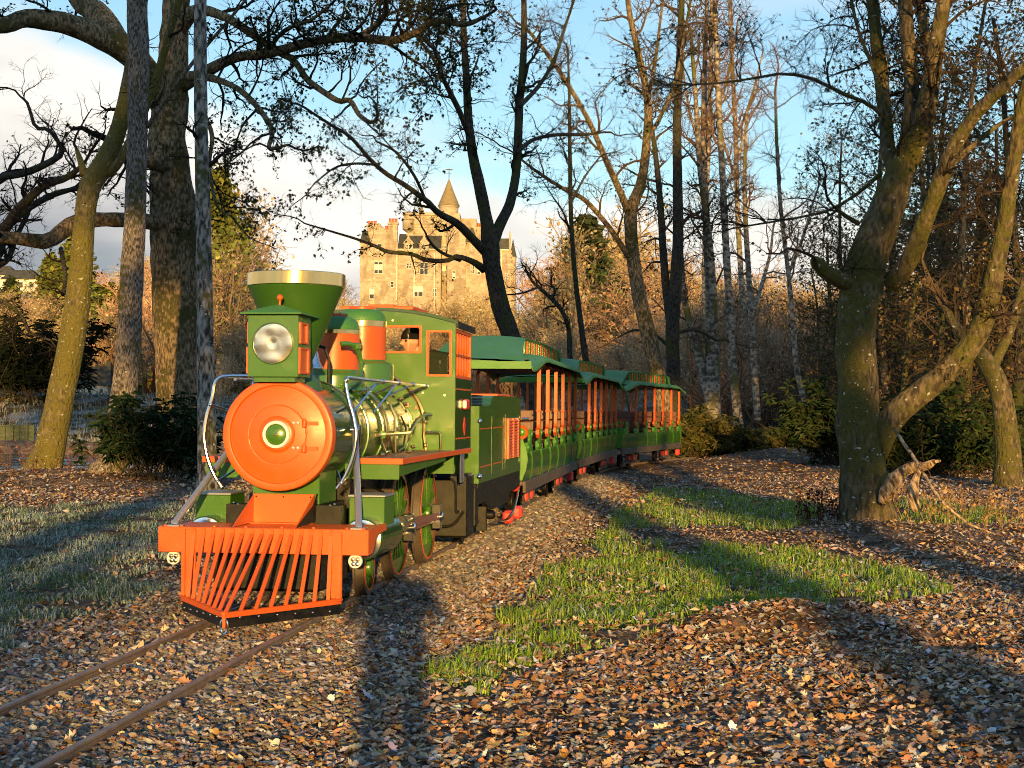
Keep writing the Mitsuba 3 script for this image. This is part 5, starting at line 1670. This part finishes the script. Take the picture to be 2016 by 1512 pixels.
cpoly('left_gable', [(709, 680), (709, 476), (726, 455), (730, 452), (746, 441), (765, 468), (783, 478), (783, 680)], 0, 11)
cpoly('left_roof', [(708.5, 478), (714, 455), (724, 455), (729, 476)], -.4, 8, 'slate')
cblock('middle_wing', 783, 868, 488, 680, 1.2, 11)
m = MB()
a0, z0 = cx(782, 489)
a1, z1 = cx(868, 455)
m.add([(a0, CY + .8, z0), (a1, CY + .8, z0), (a1, CY + 5.5, z1), (a0, CY + 5.5, z1), (a0, CY + 10.5, z0), (a1, CY + 10.5, z0)], [(0, 1, 2, 3), (3, 2, 5, 4)])
put(C + '__middle_roof', m, 'slate', smooth=False)
cblock('eaves_course', 783, 868, 487.5, 490.5, .95, 1.3, 'white_trim')
for x in (803.5, 834.5):
    k = cpoly('dormer', [(x - 9, 495), (x - 9, 480), (x - 11, 478), (x - 4, 470), (x, 462), (x + 4, 470), (x + 11, 478), (x + 9, 480), (x + 9, 495)], .7, 4.5)
    window(x, 485.5, 9, 11, .7)
cpoly('tower', [(797, 470), (797, 440), (791, 430), (791, 414), (866, 416), (868, 414), (868, 423), (937, 424), (937, 680), (866, 680), (866, 470)], 5, 16)
cblock('parapet', 790, 868, 411.5, 417, 4.6, 5.2)
cblock('string_course', 812, 866, 433, 435.5, 4.8, 5.1)
cblock('string_course', 812, 866, 440, 442, 4.8, 5.1)
put(C + '__corner_bartizan', MB().lathe([(.3, cx(800, 452)[1]), (1.1, cx(800, 446)[1]), (1.1, cx(800, 428)[1]), (1.3, cx(800, 427)[1]), (1.3, cx(800, 424)[1]), (0, cx(800, 424)[1])], 20, 'z', (cx(800, 440)[0], CY + 5, 0)), 'sandstone')
k, (a, za) = turret(881, 20.5, 397, 343, 413, 6, name='stair_turret')
m = MB().tube([(a, CY + 6, za - .2), (a, CY + 6, za + 2.1)], .06, 6).box(a - .7, a + .7, CY + 5.97, CY + 6.03, za + 1.75, za + 1.95).box(a - .5, a + .5, CY + 5.97, CY + 6.03, za + 1.0, za + 1.08)
put(k + '__weather_vane', m, 'black_iron', smooth=False)
turret(825, 8, 417, 390, 420, 8)
turret(965, 8, 447, 411, 452, 7, 'slate')
cpoly('stair_block', [(880, 680), (880, 421), (905, 418), (905, 452), (916, 470), (916, 680)], 1.0, 9)
cpoly('right_gable', [(905, 680), (905, 500), (917, 480), (930, 450), (934, 448), (945, 470), (955, 480), (955, 680)], 2.5, 12)
cpoly('small_roof', [(914, 474), (926, 446), (931, 446), (941, 474)], 2.2, 8, 'slate')
cblock('link_wing', 950, 984, 486, 680, 4, 12)
cpoly('link_roof', [(948, 488), (955, 462), (978, 462), (986, 488)], 3.8, 11, 'slate')
cpoly('right_wing', [(980, 680), (980, 490), (1002, 490), (1002, 458), (1004, 452), (1006, 458), (1008, 680)], 1.5, 12)
cpoly('right_roof', [(979, 491), (981, 468), (1002, 468), (1002, 491)], 1.2, 9, 'slate')
cblock('eaves_course', 981, 1002, 489.5, 492, 1.0, 1.5, 'white_trim')
turret(1010, 6.8, 502, 468, 655, 3, 'slate')
chimney_stack(721, 740, 441, 478, 1.5)
chimney_stack(764, 782, 437, 490, .6)
chimney_stack(752, 762, 445, 470, 6, 2)
chimney_stack(938, 952, 440, 490, 6)
for x0, x1, y, d in ((709, 783, 503, 0), (709, 783, 551, 0), (783, 868, 508, 1.2), (783, 868, 552, 1.2), (905, 955, 508, 2.5), (905, 955, 553, 2.5), (980, 1008, 520, 1.5)):
    cblock('string_course', x0, x1, y, y + 2.2, d - .14, d + .05)
for q in range(8):          # crow steps on the gables
    for x, y, sx, d in ((728 + 2.4 * q, 452 - 1.4 * q, 3, 0), (766 - 2.6 * q, 466 - 3.2 * q, 3, 0), (906 + 3 * q, 498 - 6.4 * q, 3.4, 2.5), (954 - 2.6 * q, 478 - 3.6 * q, 3, 2.5)):
        cblock('crow_step', x - sx / 2, x + sx / 2, y - 3, y + 3, d - .1, d + 1.0)
for x in (709.6, 782.4, 880.6, 915.4, 980.6, 1007):
    for q in range(14):
        cblock('quoin', x - (1.6 if q % 2 else .9), x + (1.6 if q % 2 else .9), 492 + q * 8, 496.4 + q * 8, (-.09 if x < 800 else .9 if x < 930 else 1.4), (.03 if x < 800 else 1.03 if x < 930 else 1.53))
for x, y, w, h, d, n_ in ((747, 486, 10, 13, 0, 1), (745, 527, 17, 24, 0, 2), (732, 577, 10, 24, 0, 1), (804, 522, 10, 12, 1.2, 2), (834, 528, 17, 25, 1.2, 2), (822, 573, 20, 22, 1.2, 2), (872, 484, 9, 12, 5, 2), (872, 527, 9, 20, 5, 2), (929, 487, 4, 10, 2.5, 1), (942, 492, 4, 14, 2.5, 1), (929, 528, 9, 18, 2.5, 2), (942, 529, 7, 20, 2.5, 1), (985, 502, 4, 16, 1.5, 1), (997, 542, 5, 12, 1.5, 1), (986, 570, 9, 16, 1.5, 2), (772, 560, 7, 12, 0, 1), (890, 470, 4, 9, 1.0, 1), (893, 540, 7, 16, 1.0, 1), (855, 575, 9, 18, 1.2, 2)):
    window(x, y, w, h, d, n_)
m = MB()
for x, y0, y1, d in ((781.5, 500, 640, -.1), (815, 495, 640, 1.1), (855, 497, 640, 1.1), (987, 493, 560, 1.4)):
    a, z0 = cx(x, y0)
    _, z1 = cx(x, y1)
    m.tube([(a, CY + d, z1), (a, CY + d, z0)], .12, 6)
put(C + '__down_pipes', m, 'white_trim', kind='stuff')

# ================================================================== the wood on the hillside
rw = np.random.default_rng(77)


def proto(seed, kind):
    """one tree about 1 m tall: light stem and a crown of fine upswept twigs or leafy clumps"""
    global rt_
    keep, rt_ = rt_, np.random.default_rng(seed)
    mb = MB()
    stem = {'birch': (.42, .33, .24), 'brown': (.13, .085, .05), 'gold': (.16, .11, .055), 'green': (.07, .055, .03), 'bush': (.16, .09, .05)}[kind]
    twg = {'birch': (.34, .23, .16), 'brown': (.31, .22, .14), 'gold': (.38, .29, .16), 'green': (.17, .15, .07), 'bush': (.35, .21, .14)}[kind]
    n0 = 5 if kind == 'bush' else 1 if kind != 'birch' else 2
    P = paths(np.tile([[0, 0, -.04]], (n0, 1)), np.hstack([rt_.normal(0, .45 if kind == 'bush' else .06, (n0, 2)), np.ones((n0, 1))]), np.full(n0, .95), 8, .10 if n0 > 1 else .06, .08)
    v, f = tubes_many(P, np.full(n0, .016), np.full(n0, .004), 5)
    mb.add(v, f, np.array(stem) * np.ones((len(v), 1)))
    p, d, r, l = sprout(P, np.full(n0, .008), 34 // n0, .34, .62, .35, .2)
    A = paths(p, d, l, 5, .2, .06)
    v, f = tubes_many(A, np.full(len(A), .005), np.full(len(A), .002), 3)
    mb.add(v, f, (np.array(stem) * .4 + np.array(twg) * .6) * (1 + .2 * rt_.normal(0, 1, (len(v), 1))))
    p, d, r, l = sprout(A, np.full(len(A), .003), 9, .17, .6, .25, .15)
    B = paths(p, d, l, 4, .22, .02)
    v, f = tubes_many(B, np.full(len(B), .0022), np.full(len(B), .001), 3)
    mb.add(v, f, np.array(twg) * (1 + .25 * rt_.normal(0, 1, (len(v), 1))))
    E_ = B[:, 1:].reshape(-1, 3)
    if kind in ('green', 'gold', 'brown', 'bush'):
        pal = {'green': [(.14, .17, .04), (.2, .22, .05), (.1, .13, .03)], 'gold': [(.40, .31, .16), (.46, .37, .20), (.32, .25, .12)], 'brown': [(.31, .22, .14), (.38, .28, .18), (.24, .18, .11)], 'bush': [(.38, .22, .14), (.33, .20, .13)]}[kind]
        E_ = E_[rt_.random(len(E_)) < {'green': 1, 'gold': .8, 'brown': .6, 'bush': .5}[kind]]
        leaf_cards(mb, E_, .045 if kind == 'green' else .026, pal, 1, .8)
    rt_ = keep
    return mb


def conifer(seed, pal):
    global rt_
    keep, rt_ = rt_, np.random.default_rng(seed)
    mb = MB().tube([(0, 0, -.04), (0, 0, .98)], [.018, .003], 6, c=(.08, .06, .04))
    n = 5000
    h = rt_.random(n) ** .8
    a = rt_.random(n) * 2 * math.pi
    rad = (.24 * (1 - h) ** .8 + .015) * (.35 + .75 * rt_.random(n)) * (1 + .25 * np.sin(3 * a + 9 * h))
    E_ = np.stack([rad * np.cos(a), rad * np.sin(a), .06 + .93 * h - rad * .35], -1)
    leaf_cards(mb, E_, .032, pal, 1, .4)
    rt_ = keep
    return mb


PM = {}
for q, (kind, cnt) in enumerate((('birch', 2), ('brown', 3), ('gold', 3), ('green', 2), ('bush', 2))):
    PM[kind] = []
    for i in range(cnt):
        mb = proto(300 + q * 10 + i, kind)
        PM[kind].append(mikit.ply(mb.pair(), 'twig', smooth=False, color=mb.col()))
for kind, pal in (('conifer', [(.12, .13, .03), (.17, .17, .04), (.08, .10, .025)]), ('dark_conifer', [(.03, .045, .02), (.045, .06, .025)])):
    PM[kind] = []
    for i in range(2):
        mb = conifer(500 + i, pal)
        PM[kind].append(mikit.ply(mb.pair(), 'twig', smooth=False, color=mb.col()))
PROF = [(-700, 520), (-200, 540), (0, 575), (90, 560), (200, 520), (300, 520), (420, 440), (480, 450), (530, 540), (620, 570), (680, 590), (720, 612), (780, 625), (850, 600), (930, 590), (1000, 596), (1040, 590), (1090, 540), (1140, 450), (1230, 470), (1330, 530), (1450, 540), (1560, 560), (1700, 560), (2016, 520), (2600, 500)]


def plant(kind, x, y, h, key, wide=1.0):
    d = PM[kind][rw.integers(0, len(PM[kind]))]
    z = float(ground_z(x, y))
    s = h * wide * rw.uniform(.85, 1.2)
    key = numbered(key)
    scene[key] = {**d, 'to_world': T().translate([float(x), float(y), z]).rotate([0, 0, 1], float(rw.uniform(0, 360))).scale([s, s, h])}
    return key


groups = {k: [] for k in PM}
for q in range(620):
    Y = rw.uniform(98, 292) if q > 110 else rw.uniform(93, 125)
    px = rw.uniform(-420, 2450)
    yt = np.interp(px, *zip(*PROF)) + abs(rw.normal(0, 42)) + (rw.uniform(30, 120) if q <= 110 else 0)
    p = at_Y(px, yt, Y)
    h = p[2] - float(ground_z(p[0], Y))
    if h < 2.0:
        continue
    h = min(h, 15)
    kind = rw.choice(['birch', 'brown', 'gold', 'green', 'bush'], p=[.12, .36, .30, .06, .16])
    if h < 4.5:
        kind = rw.choice(['bush', 'brown', 'gold'], p=[.5, .25, .25])
    groups[kind].append((p[0], Y, h))
for q in range(110):
    px, Y = rw.uniform(1340, 1800), rw.uniform(70, 98)
    p = at_Y(px, 800, Y)
    groups[rw.choice(['brown', 'bush', 'brown'])].append((p[0], Y, rw.uniform(2.5, 6.5)))
for q in range(45):
    px, Y = rw.uniform(420, 1340), rw.uniform(74, 98)
    p = at_Y(px, 800, Y)
    groups[rw.choice(['brown', 'bush', 'gold'])].append((p[0], Y, rw.uniform(1.5, 4.5)))
for kind, ps in groups.items():
    if not ps:
        continue
    V_, F_, C_, n = [], [], [], 0
    for x, y, h in ps:
        d = PM[kind][rw.integers(0, len(PM[kind]))]
        v, f, _, _, c = meshkit.WRITTEN[d['filename']]
        a = rw.uniform(0, 2 * math.pi)
        s = h * rw.uniform(.9, 1.3)
        R = np.array([(math.cos(a), -math.sin(a), 0), (math.sin(a), math.cos(a), 0), (0, 0, 1)])
        V_.append((v @ R.T) * [s, s, h] + [x, y, float(ground_z(x, y))])
        F_.append(f + n)
        C_.append(np.asarray(c) * rw.uniform(.85, 1.4))
        n += len(v)
    nm = {'birch': 'hillside_birches', 'brown': 'hillside_woodland', 'gold': 'golden_woodland', 'green': 'green_woodland', 'bush': 'hillside_scrub'}[kind]
    put(nm, (np.vstack(V_), np.vstack(F_)), 'twig', smooth=False, color=np.clip(np.vstack(C_), .004, .7), kind='stuff')
    labels[nm].update(label={'birch': 'leafless birches scattered over the far hillside', 'brown': 'brown leafless wood covering the far hillside', 'gold': 'golden brown autumn wood on the far hillside', 'green': 'olive green trees among the hillside wood', 'bush': 'reddish brown scrub below the mansion'}[kind], category='wood')

for kind, px, yt, Y, wide, lab in (
    ('conifer', 150, 455, 150, 1.3, 'tall yellow green conifer far behind the leaning mossy tree'),
    ('conifer', 430, 330, 125, 1.1, 'tall golden green conifer right behind the big oak'),
    ('conifer', 100, 500, 190, 1.2, 'small pointed conifer on the skyline at far left'),
    ('dark_conifer', 22, 545, 230, 1.5, 'dark bushy conifer by the roofs on the left skyline'),
    ('conifer', 215, 560, 120, 1.6, 'bright yellow green bush like conifer between the two left trunks'),
    ('conifer', 1118, 515, 135, 1.3, 'rounded yellow green evergreen right of the mansion'),
    ('dark_conifer', 1155, 425, 140, 1.5, 'tall dark olive tree on the skyline right of the mansion'),
    ('bush', 870, 578, 240, 1.6, 'domed reddish brown tree in front of the middle of the mansion'),
    ('bush', 950, 585, 235, 1.5, 'domed reddish brown tree in front of the mansion stair turret'),
    ('birch', 785, 580, 225, 1.0, 'twin stemmed birch in front of the left part of the mansion'),
    ('birch', 905, 640, 160, 1.0, 'pale birch with slanting stems above the cab roof'),
    ('brown', 680, 560, 250, 1.3, 'brown leafless tree beside the left corner of the mansion'),
    ('gold', 1230, 450, 150, 1.4, 'broad golden tree on the skyline behind the leaning grey tree'),
    ('gold', 465, 420, 140, 1.2, 'bronze leafy tree right of the golden conifer')):
    p = at_Y(px, yt, Y)
    h = p[2] - float(ground_z(p[0], Y))
    cat = 'bush' if 'bush like' in lab else 'tree'
    k = plant(kind, p[0], Y, h, {'conifer': 'conifer', 'dark_conifer': 'conifer', 'bush': 'domed_tree', 'birch': 'hill_birch', 'brown': 'hill_tree', 'gold': 'hill_tree'}[kind], wide)
    labels[k] = {'label': lab, 'category': cat}

# ================================================================== houses, the timber edge of the pond
mat('house_white', {'type': 'diffuse', 'reflectance': rgb(.66, .62, .55)})


def house(x, y, Y, w, dpt, h, rh, label, z=None):
    k = thing('house', label, 'house')
    p = at_Y(x, y, Y)
    z = float(ground_z(p[0], Y)) - .2 if z is None else z
    put(k + '__wall', MB().box(p[0], p[0] + w, Y, Y + dpt, z, z + h), 'house_white', smooth=False)
    a, b, c, d = p[0] - .3, p[0] + w + .3, Y - .3, Y + dpt + .3
    t = z + h
    put(k + '__roof', MB().add([(a, c, t), (b, c, t), (b, d, t), (a, d, t), (a + w * .25, (c + d) / 2, t + rh), (b - w * .25, (c + d) / 2, t + rh)], [(0, 1, 5), (0, 5, 4), (1, 2, 5), (2, 3, 4), (2, 4, 5), (3, 0, 4), (0, 2, 1), (0, 3, 2)]), 'slate', smooth=False)
    for q in range(3):
        xx = p[0] + w * (.18 + .3 * q)
        wk = put(k + '__window', MB().prism(sg.box(xx, z + h * .35, xx + w * .13, z + h * .8).difference(sg.box(xx + .08, z + h * .35 + .08, xx + w * .13 - .08, z + h * .8 - .08)), 'y', Y - .05, Y), 'white_trim', smooth=False)
        put(wk + '__pane', MB().add([(xx, Y - .01, z + h * .35), (xx + w * .13, Y - .01, z + h * .35), (xx + w * .13, Y - .01, z + h * .8), (xx, Y - .01, z + h * .8)], [(0, 1, 2, 3)]), 'dark_glass', smooth=False)
    return k


house(136, 780, 104, 2.6, 4, .9, 1.7, 'low white cottage with a dark grey roof across the pond')
house(2, 560, 380, 9, 7, 3.2, 2.6, 'pale house with a grey roof on the far left skyline', float(at_Y(2, 575, 380)[2]))
house(-60, 552, 400, 12, 7, 3.2, 2.8, 'second pale house with a grey roof, cut by the left edge of the view', float(at_Y(2, 566, 400)[2]))
mat('green_board', {'type': 'diffuse', 'reflectance': proc(lambda p, n, uv: mix((.05, .065, .04), (.12, .13, .08), fbm(p.x * 3, p.y * 3, p.z * 14, 3)))})
k = thing('pond_fence', 'weathered green boarded edging with posts along the far bank of the pond', 'fence')
for q in range(7):
    a = at_Y(-30 + q * 14, 866, 66)
    put(k + '__board', MB().box(a[0], a[0] + .29, 65.95, 66.02, POND_Z + .15, POND_Z + 1.2, .01), 'green_board', smooth=False)
    if q % 2 == 0:
        put(k + '__post', MB().box(a[0] - .05, a[0] + .05, 65.85, 65.95, POND_Z - .3, POND_Z + 1.3, .01), 'green_board', smooth=False)
a = at_Y(-60, 870, 65)[0]
put('floating_log', bark_tube(np.array([(a + t * 4.2, 65.2 + .1 * math.sin(t * 5), POND_Z + .06, .16 - .03 * t) for t in np.linspace(0, 1, 14)]), 10, .1, 3), 'bare_wood', smooth=True)
labels['floating_log'] = {'label': 'long pale log lying along the water edge at the left', 'category': 'log'}


# ================================================================== people
def flesh(bones, ln=.03, it=10):
    ico = np.asarray(trimesh.creation.icosphere(2).vertices)
    parts = [m3.Manifold.hull_points(np.vstack([ico * r0 + np.asarray(p0), ico * r1 + np.asarray(p1)])) for (p0, r0), (p1, r1) in bones]
    u = m3.Manifold.batch_boolean(parts, m3.OpType.Add).refine_to_length(ln).to_mesh()
    m = trimesh.Trimesh(u.vert_properties[:, :3], u.tri_verts)
    trimesh.smoothing.filter_taubin(m, iterations=it)
    return np.array(m.vertices), np.array(m.faces)


def head(c, fwd, h=.225):
    """a head about h tall looking along fwd: skull, jaw, brow, nose, lips, ears, eye sockets"""
    ic = trimesh.creation.icosphere(5)
    v = np.array(ic.vertices)
    v = v * [.072, .092, .112]                      # x right, y forward, z up
    y, z, x = v[:, 1], v[:, 2], v[:, 0]
    low = sstep(0, -.1, z)
    v[:, 0] *= 1 - .30 * low
    v[:, 1] = np.where(y > 0, y * (1 - .06 * low), y * (1 - .42 * low))
    g = lambda cx_, cz, sx, sz: np.exp(-((x - cx_) / sx) ** 2 - ((z - cz) / sz) ** 2) * (y > 0)
    v[:, 1] += .026 * g(0, -.018, .012, .018) + .014 * g(0, .004, .008, .022) - .012 * g(.029, .008, .015, .010) - .012 * g(-.029, .008, .015, .010) + .005 * g(0, .03, .05, .01) + .007 * g(0, -.052, .022, .007) + .007 * g(0, -.066, .02, .007) - .005 * g(0, -.059, .022, .003) + .010 * g(0, -.092, .022, .014)
    for s in (-1, 1):
        e = np.exp(-((y + .012) / .018) ** 2 - ((z + .005) / .028) ** 2) * (s * x > .04)
        v[:, 0] += s * .016 * e
    f = np.array([fwd[0], fwd[1], 0]) / math.hypot(fwd[0], fwd[1])
    r = np.array([f[1], -f[0], 0])
    B = np.stack([r, f, [0, 0, 1]])
    return v * h / .225 @ B + np.asarray(c), np.array(ic.faces), B


# the driver in the cab (coordinates of the engine: x right, y back, z up)
DR = thing('person', 'engine driver in a black woollen hat and dark green jacket sitting in the cab', 'person')
hc = np.array([.262, 3.78, 1.955])
v, f, B = head(hc, (-.80, -.60), .222)
neck, nf = flesh([(((.30, 3.80, 1.90), .05), ((.36, 3.83, 1.80), .06))], .02, 4)
mb = MB().add(v, f).add(neck, nf)
put(DR + '__head', mb, 'skin', TRAIN, smooth=True)
ic = trimesh.creation.icosphere(4)
v = np.array(ic.vertices)
v = v[:, :] * [.080, .100, .095]
v[:, 2] = np.where(v[:, 2] < .0, .0 - .02 * (v[:, 2] < 0), v[:, 2]) + .025
v[:, :2] *= 1 + .05 * (v[:, 2:3] < .04)
put(DR + '__hat', MB().add(v @ B + hc + [0, 0, .018], ic.faces), 'black_cloth', TRAIN, smooth=True)
eyes = MB()
for s in (-1, 1):
    eyes.ball(np.array([s * .029, .078, .008]) @ B + hc, .0085, 2)
put(DR + '__eyes', eyes, 'black_cloth', TRAIN, smooth=True)
v, f = flesh(
    [(((.40, 3.9, 1.45), .14), ((.43, 3.87, 1.73), .14)), (((.48, 3.9, 1.45), .14), ((.53, 3.87, 1.72), .14)), (((.40, 3.84, 1.83), .065), ((.58, 3.86, 1.78), .085)), (((.37, 3.84, 1.78), .065), ((.24, 3.86, 1.71), .085)),
     (((.57, 3.86, 1.69), .075), ((.60, 3.72, 1.46), .055)), (((.60, 3.72, 1.46), .055), ((.46, 3.55, 1.40), .045)), (((.22, 3.86, 1.69), .075), ((.14, 3.70, 1.46), .055)), (((.14, 3.70, 1.46), .055), ((.22, 3.54, 1.42), .045)),
     (((.34, 3.92, 1.36), .12), ((.28, 3.62, 1.32), .10)), (((.46, 3.92, 1.36), .12), ((.52, 3.62, 1.32), .10))])
put(DR + '__jacket', (v, f), 'cloth', TRAIN, smooth=True)


def hand(key, wrist, d, up, tw=None):
    """palm, four bent fingers and a thumb"""
    d, up = np.array(d, float), np.array(up, float)
    d /= np.linalg.norm(d)
    s = np.cross(d, up)
    s /= np.linalg.norm(s)
    w_ = np.array(wrist, float)
    q = lambda a, b, c: w_ + d * a + s * b + up * c
    bones = [((q(0, -.015, 0), .02), (q(.085, -.03, 0), .014)), ((q(0, .015, 0), .02), (q(.085, .03, 0), .014)), ((q(.02, 0, 0), .018), (q(.085, 0, 0), .014))]
    for b, l in ((-.032, .8), (-.011, .95), (.011, 1.0), (.032, .9)):
        bones += [((q(.085, b, 0), .010), (q(.085 + .04 * l, b * 1.05, -.012), .009)), ((q(.085 + .04 * l, b * 1.05, -.012), .009), (q(.085 + .055 * l, b * 1.05, -.042 * l), .008))]
    bones += [((q(.03, -.035, 0), .013), (q(.065, -.065, -.015), .011)), ((q(.065, -.065, -.015), .011), (q(.09, -.058, -.035), .009))]
    v, f = flesh(bones, .006, 5)
    put(key, (v, f), 'skin', tw, smooth=True)


hand(DR + '__hand', (.43, 3.52, 1.40), (-.5, -.8, 0), (0, 0, 1), TRAIN)
hand(DR + '__hand', (.24, 3.51, 1.42), (.4, -.9, 0), (0, 0, 1), TRAIN)

# the photographer, whose long shadow reaches the engine
PH = thing('person', 'standing photographer in dark clothes holding up a phone, seen only by shadow', 'person')
X0, Y0 = .02, -.42
v, f = flesh([(((X0 - .09, Y0, .94), .10), ((X0 - .10, Y0, .50), .065)), (((X0 - .10, Y0, .50), .065), ((X0 - .11, Y0 - .02, .08), .045)), (((X0 + .09, Y0, .94), .10), ((X0 + .10, Y0, .50), .065)), (((X0 + .10, Y0, .50), .065), ((X0 + .11, Y0 - .02, .08), .045)),
              (((X0 - .11, Y0 - .04, .02), .045), ((X0 - .13, Y0 + .14, .0), .04)), (((X0 + .11, Y0 - .04, .02), .045), ((X0 + .13, Y0 + .14, .0), .04))])
put(PH + '__trousers', (v, f), 'black_cloth', smooth=True)
v, f = flesh([(((X0 - .08, Y0, .90), .12), ((X0 - .12, Y0 - .02, 1.30), .11)), (((X0 + .08, Y0, .90), .12), ((X0 + .12, Y0 - .02, 1.30), .11)), (((X0 - .19, Y0, 1.34), .07), ((X0 + .19, Y0, 1.34), .07)),
              (((X0 - .22, Y0, 1.33), .07), ((X0 - .31, Y0 + .08, 1.12), .055)), (((X0 - .31, Y0 + .08, 1.12), .055), ((X0 - .10, Y0 + .27, 1.29), .04)), (((X0 + .22, Y0, 1.33), .07), ((X0 + .31, Y0 + .08, 1.12), .055)), (((X0 + .31, Y0 + .08, 1.12), .055), ((X0 + .10, Y0 + .27, 1.29), .04)), (((X0, Y0, 1.36), .07), ((X0, Y0 + .01, 1.44), .055))])
put(PH + '__coat', (v, f), 'cloth', smooth=True)
v, f, B = head((X0, Y0 + .03, 1.55), (0, 1), .23)
put(PH + '__head', (v, f), 'skin', smooth=True)
ic = trimesh.creation.icosphere(3)
v = np.array(ic.vertices) * [.084, .104, .10]
v[:, 2] = np.maximum(v[:, 2], 0) + .03
put(PH + '__hair', MB().add(v + [X0, Y0 + .02, 1.55], ic.faces), 'black_cloth', smooth=True)
hand(PH + '__hand', (X0 - .09, Y0 + .29, 1.30), (.35, .5, .35), (0, -.6, .8))
hand(PH + '__hand', (X0 + .09, Y0 + .29, 1.30), (-.35, .5, .35), (0, -.6, .8))
put('phone', MB().box(-.075, .075, -.03, -.022, 1.315, 1.39, .003), 'black_iron')
labels['phone'] = {'label': 'black phone held up by the photographer', 'category': 'phone'}

# ================================================================== what stands behind the lens and shades the place
def shade_tree(x, y, h, crown0, rx, n, label, r=.3, size=.42):
    k = thing('shade_tree', label, 'tree', 'trees behind the photographer')
    z = -.1
    s = spline([(x, y, z - .1, r * 1.25), (x + .1, y, z + h * .3, r), (x - .15, y + .2, z + h * .65, r * .7), (x, y, z + h, r * .25)], 24)
    put(k + '__trunk', bark_tube(s, 12, .1, int(abs(x) * 7)), 'dark_bark', smooth=True)
    u = rt_.random(n)
    zc = crown0 + (h - crown0) * u
    rad = .9 * rx * np.sqrt(np.clip(np.sin(math.pi * np.clip(.08 + .9 * u, 0, 1)), .05, 1)) * rt_.random(n) ** .45
    a = rt_.random(n) * 2 * math.pi
    P = np.stack([x + rad * np.cos(a), y + rad * np.sin(a), zc], -1)
    P += (meshkit.noise(P * .9, 3)[:, None] - .5) * .4 * rx
    m = rt_.random(n) < np.clip((meshkit.noise(P * .8 + 5, 8) - .22) * 3, 0, 1)
    mb = MB()
    leaf_cards(mb, P[m], size, OAKL, 2, .6)
    put(k + '__leaves', mb, 'litter', smooth=False, kind='stuff')
    n = 26
    st = np.stack([np.full(n, x), np.full(n, y), crown0 + (h - crown0) * rt_.random(n) * .8], -1)
    a = rt_.random(n) * 2 * math.pi
    A = paths(st, np.stack([np.cos(a), np.sin(a), .5 + 0 * a], -1), rx * (.5 + .5 * rt_.random(n)), 6, .15, .05)
    v, f = tubes_many(A, np.full(n, .06), np.full(n, .015), 4)
    put(k + '__branches', MB().add(v, f, np.array(DK) * np.ones((len(v), 1))), 'twig', smooth=False, kind='stuff')


BELT = ((-15, -16, 19, 10.5, 4.5, 4500), (-8.5, -15, 18, 10, 4.2, 4500), (-3.0, -13, 15, 4.6, 1.25, 2400), (-2.5, -17, 19, 10, 4.0, 4500), (3.8, -12, 17.5, 6.5, 3.0, 4500), (5.8, -9, 12.5, 3.2, .95, 2200), (12, -18, 18, 10.5, 4.2, 4200), (19, -17, 19, 10.0, 4.5, 4500), (27, -18, 19, 8.5, 5, 4500))
for q, (x, y, h, c0, rx, n) in enumerate(BELT):
    shade_tree(x, y, h, c0, rx, n, f'tall dense tree behind the photographer, {ORD[q] if q < 8 else "last"} of the row from the left', .36 if x == 3.8 else .28)
RH2 = shrub('rhododendron', 'rhododendron thicket behind the photographer on the left, known by its shade on the frosty grass', (-3.2, -5.5), (2.6, 1.6, 2.6), 130, RHO, .26)
shrub('bramble', 'low brambles at the photographer feet, known by their broken shade at lower left', (-1.0, -1.9), (.75, .5, .95), 60, RHO, .16)
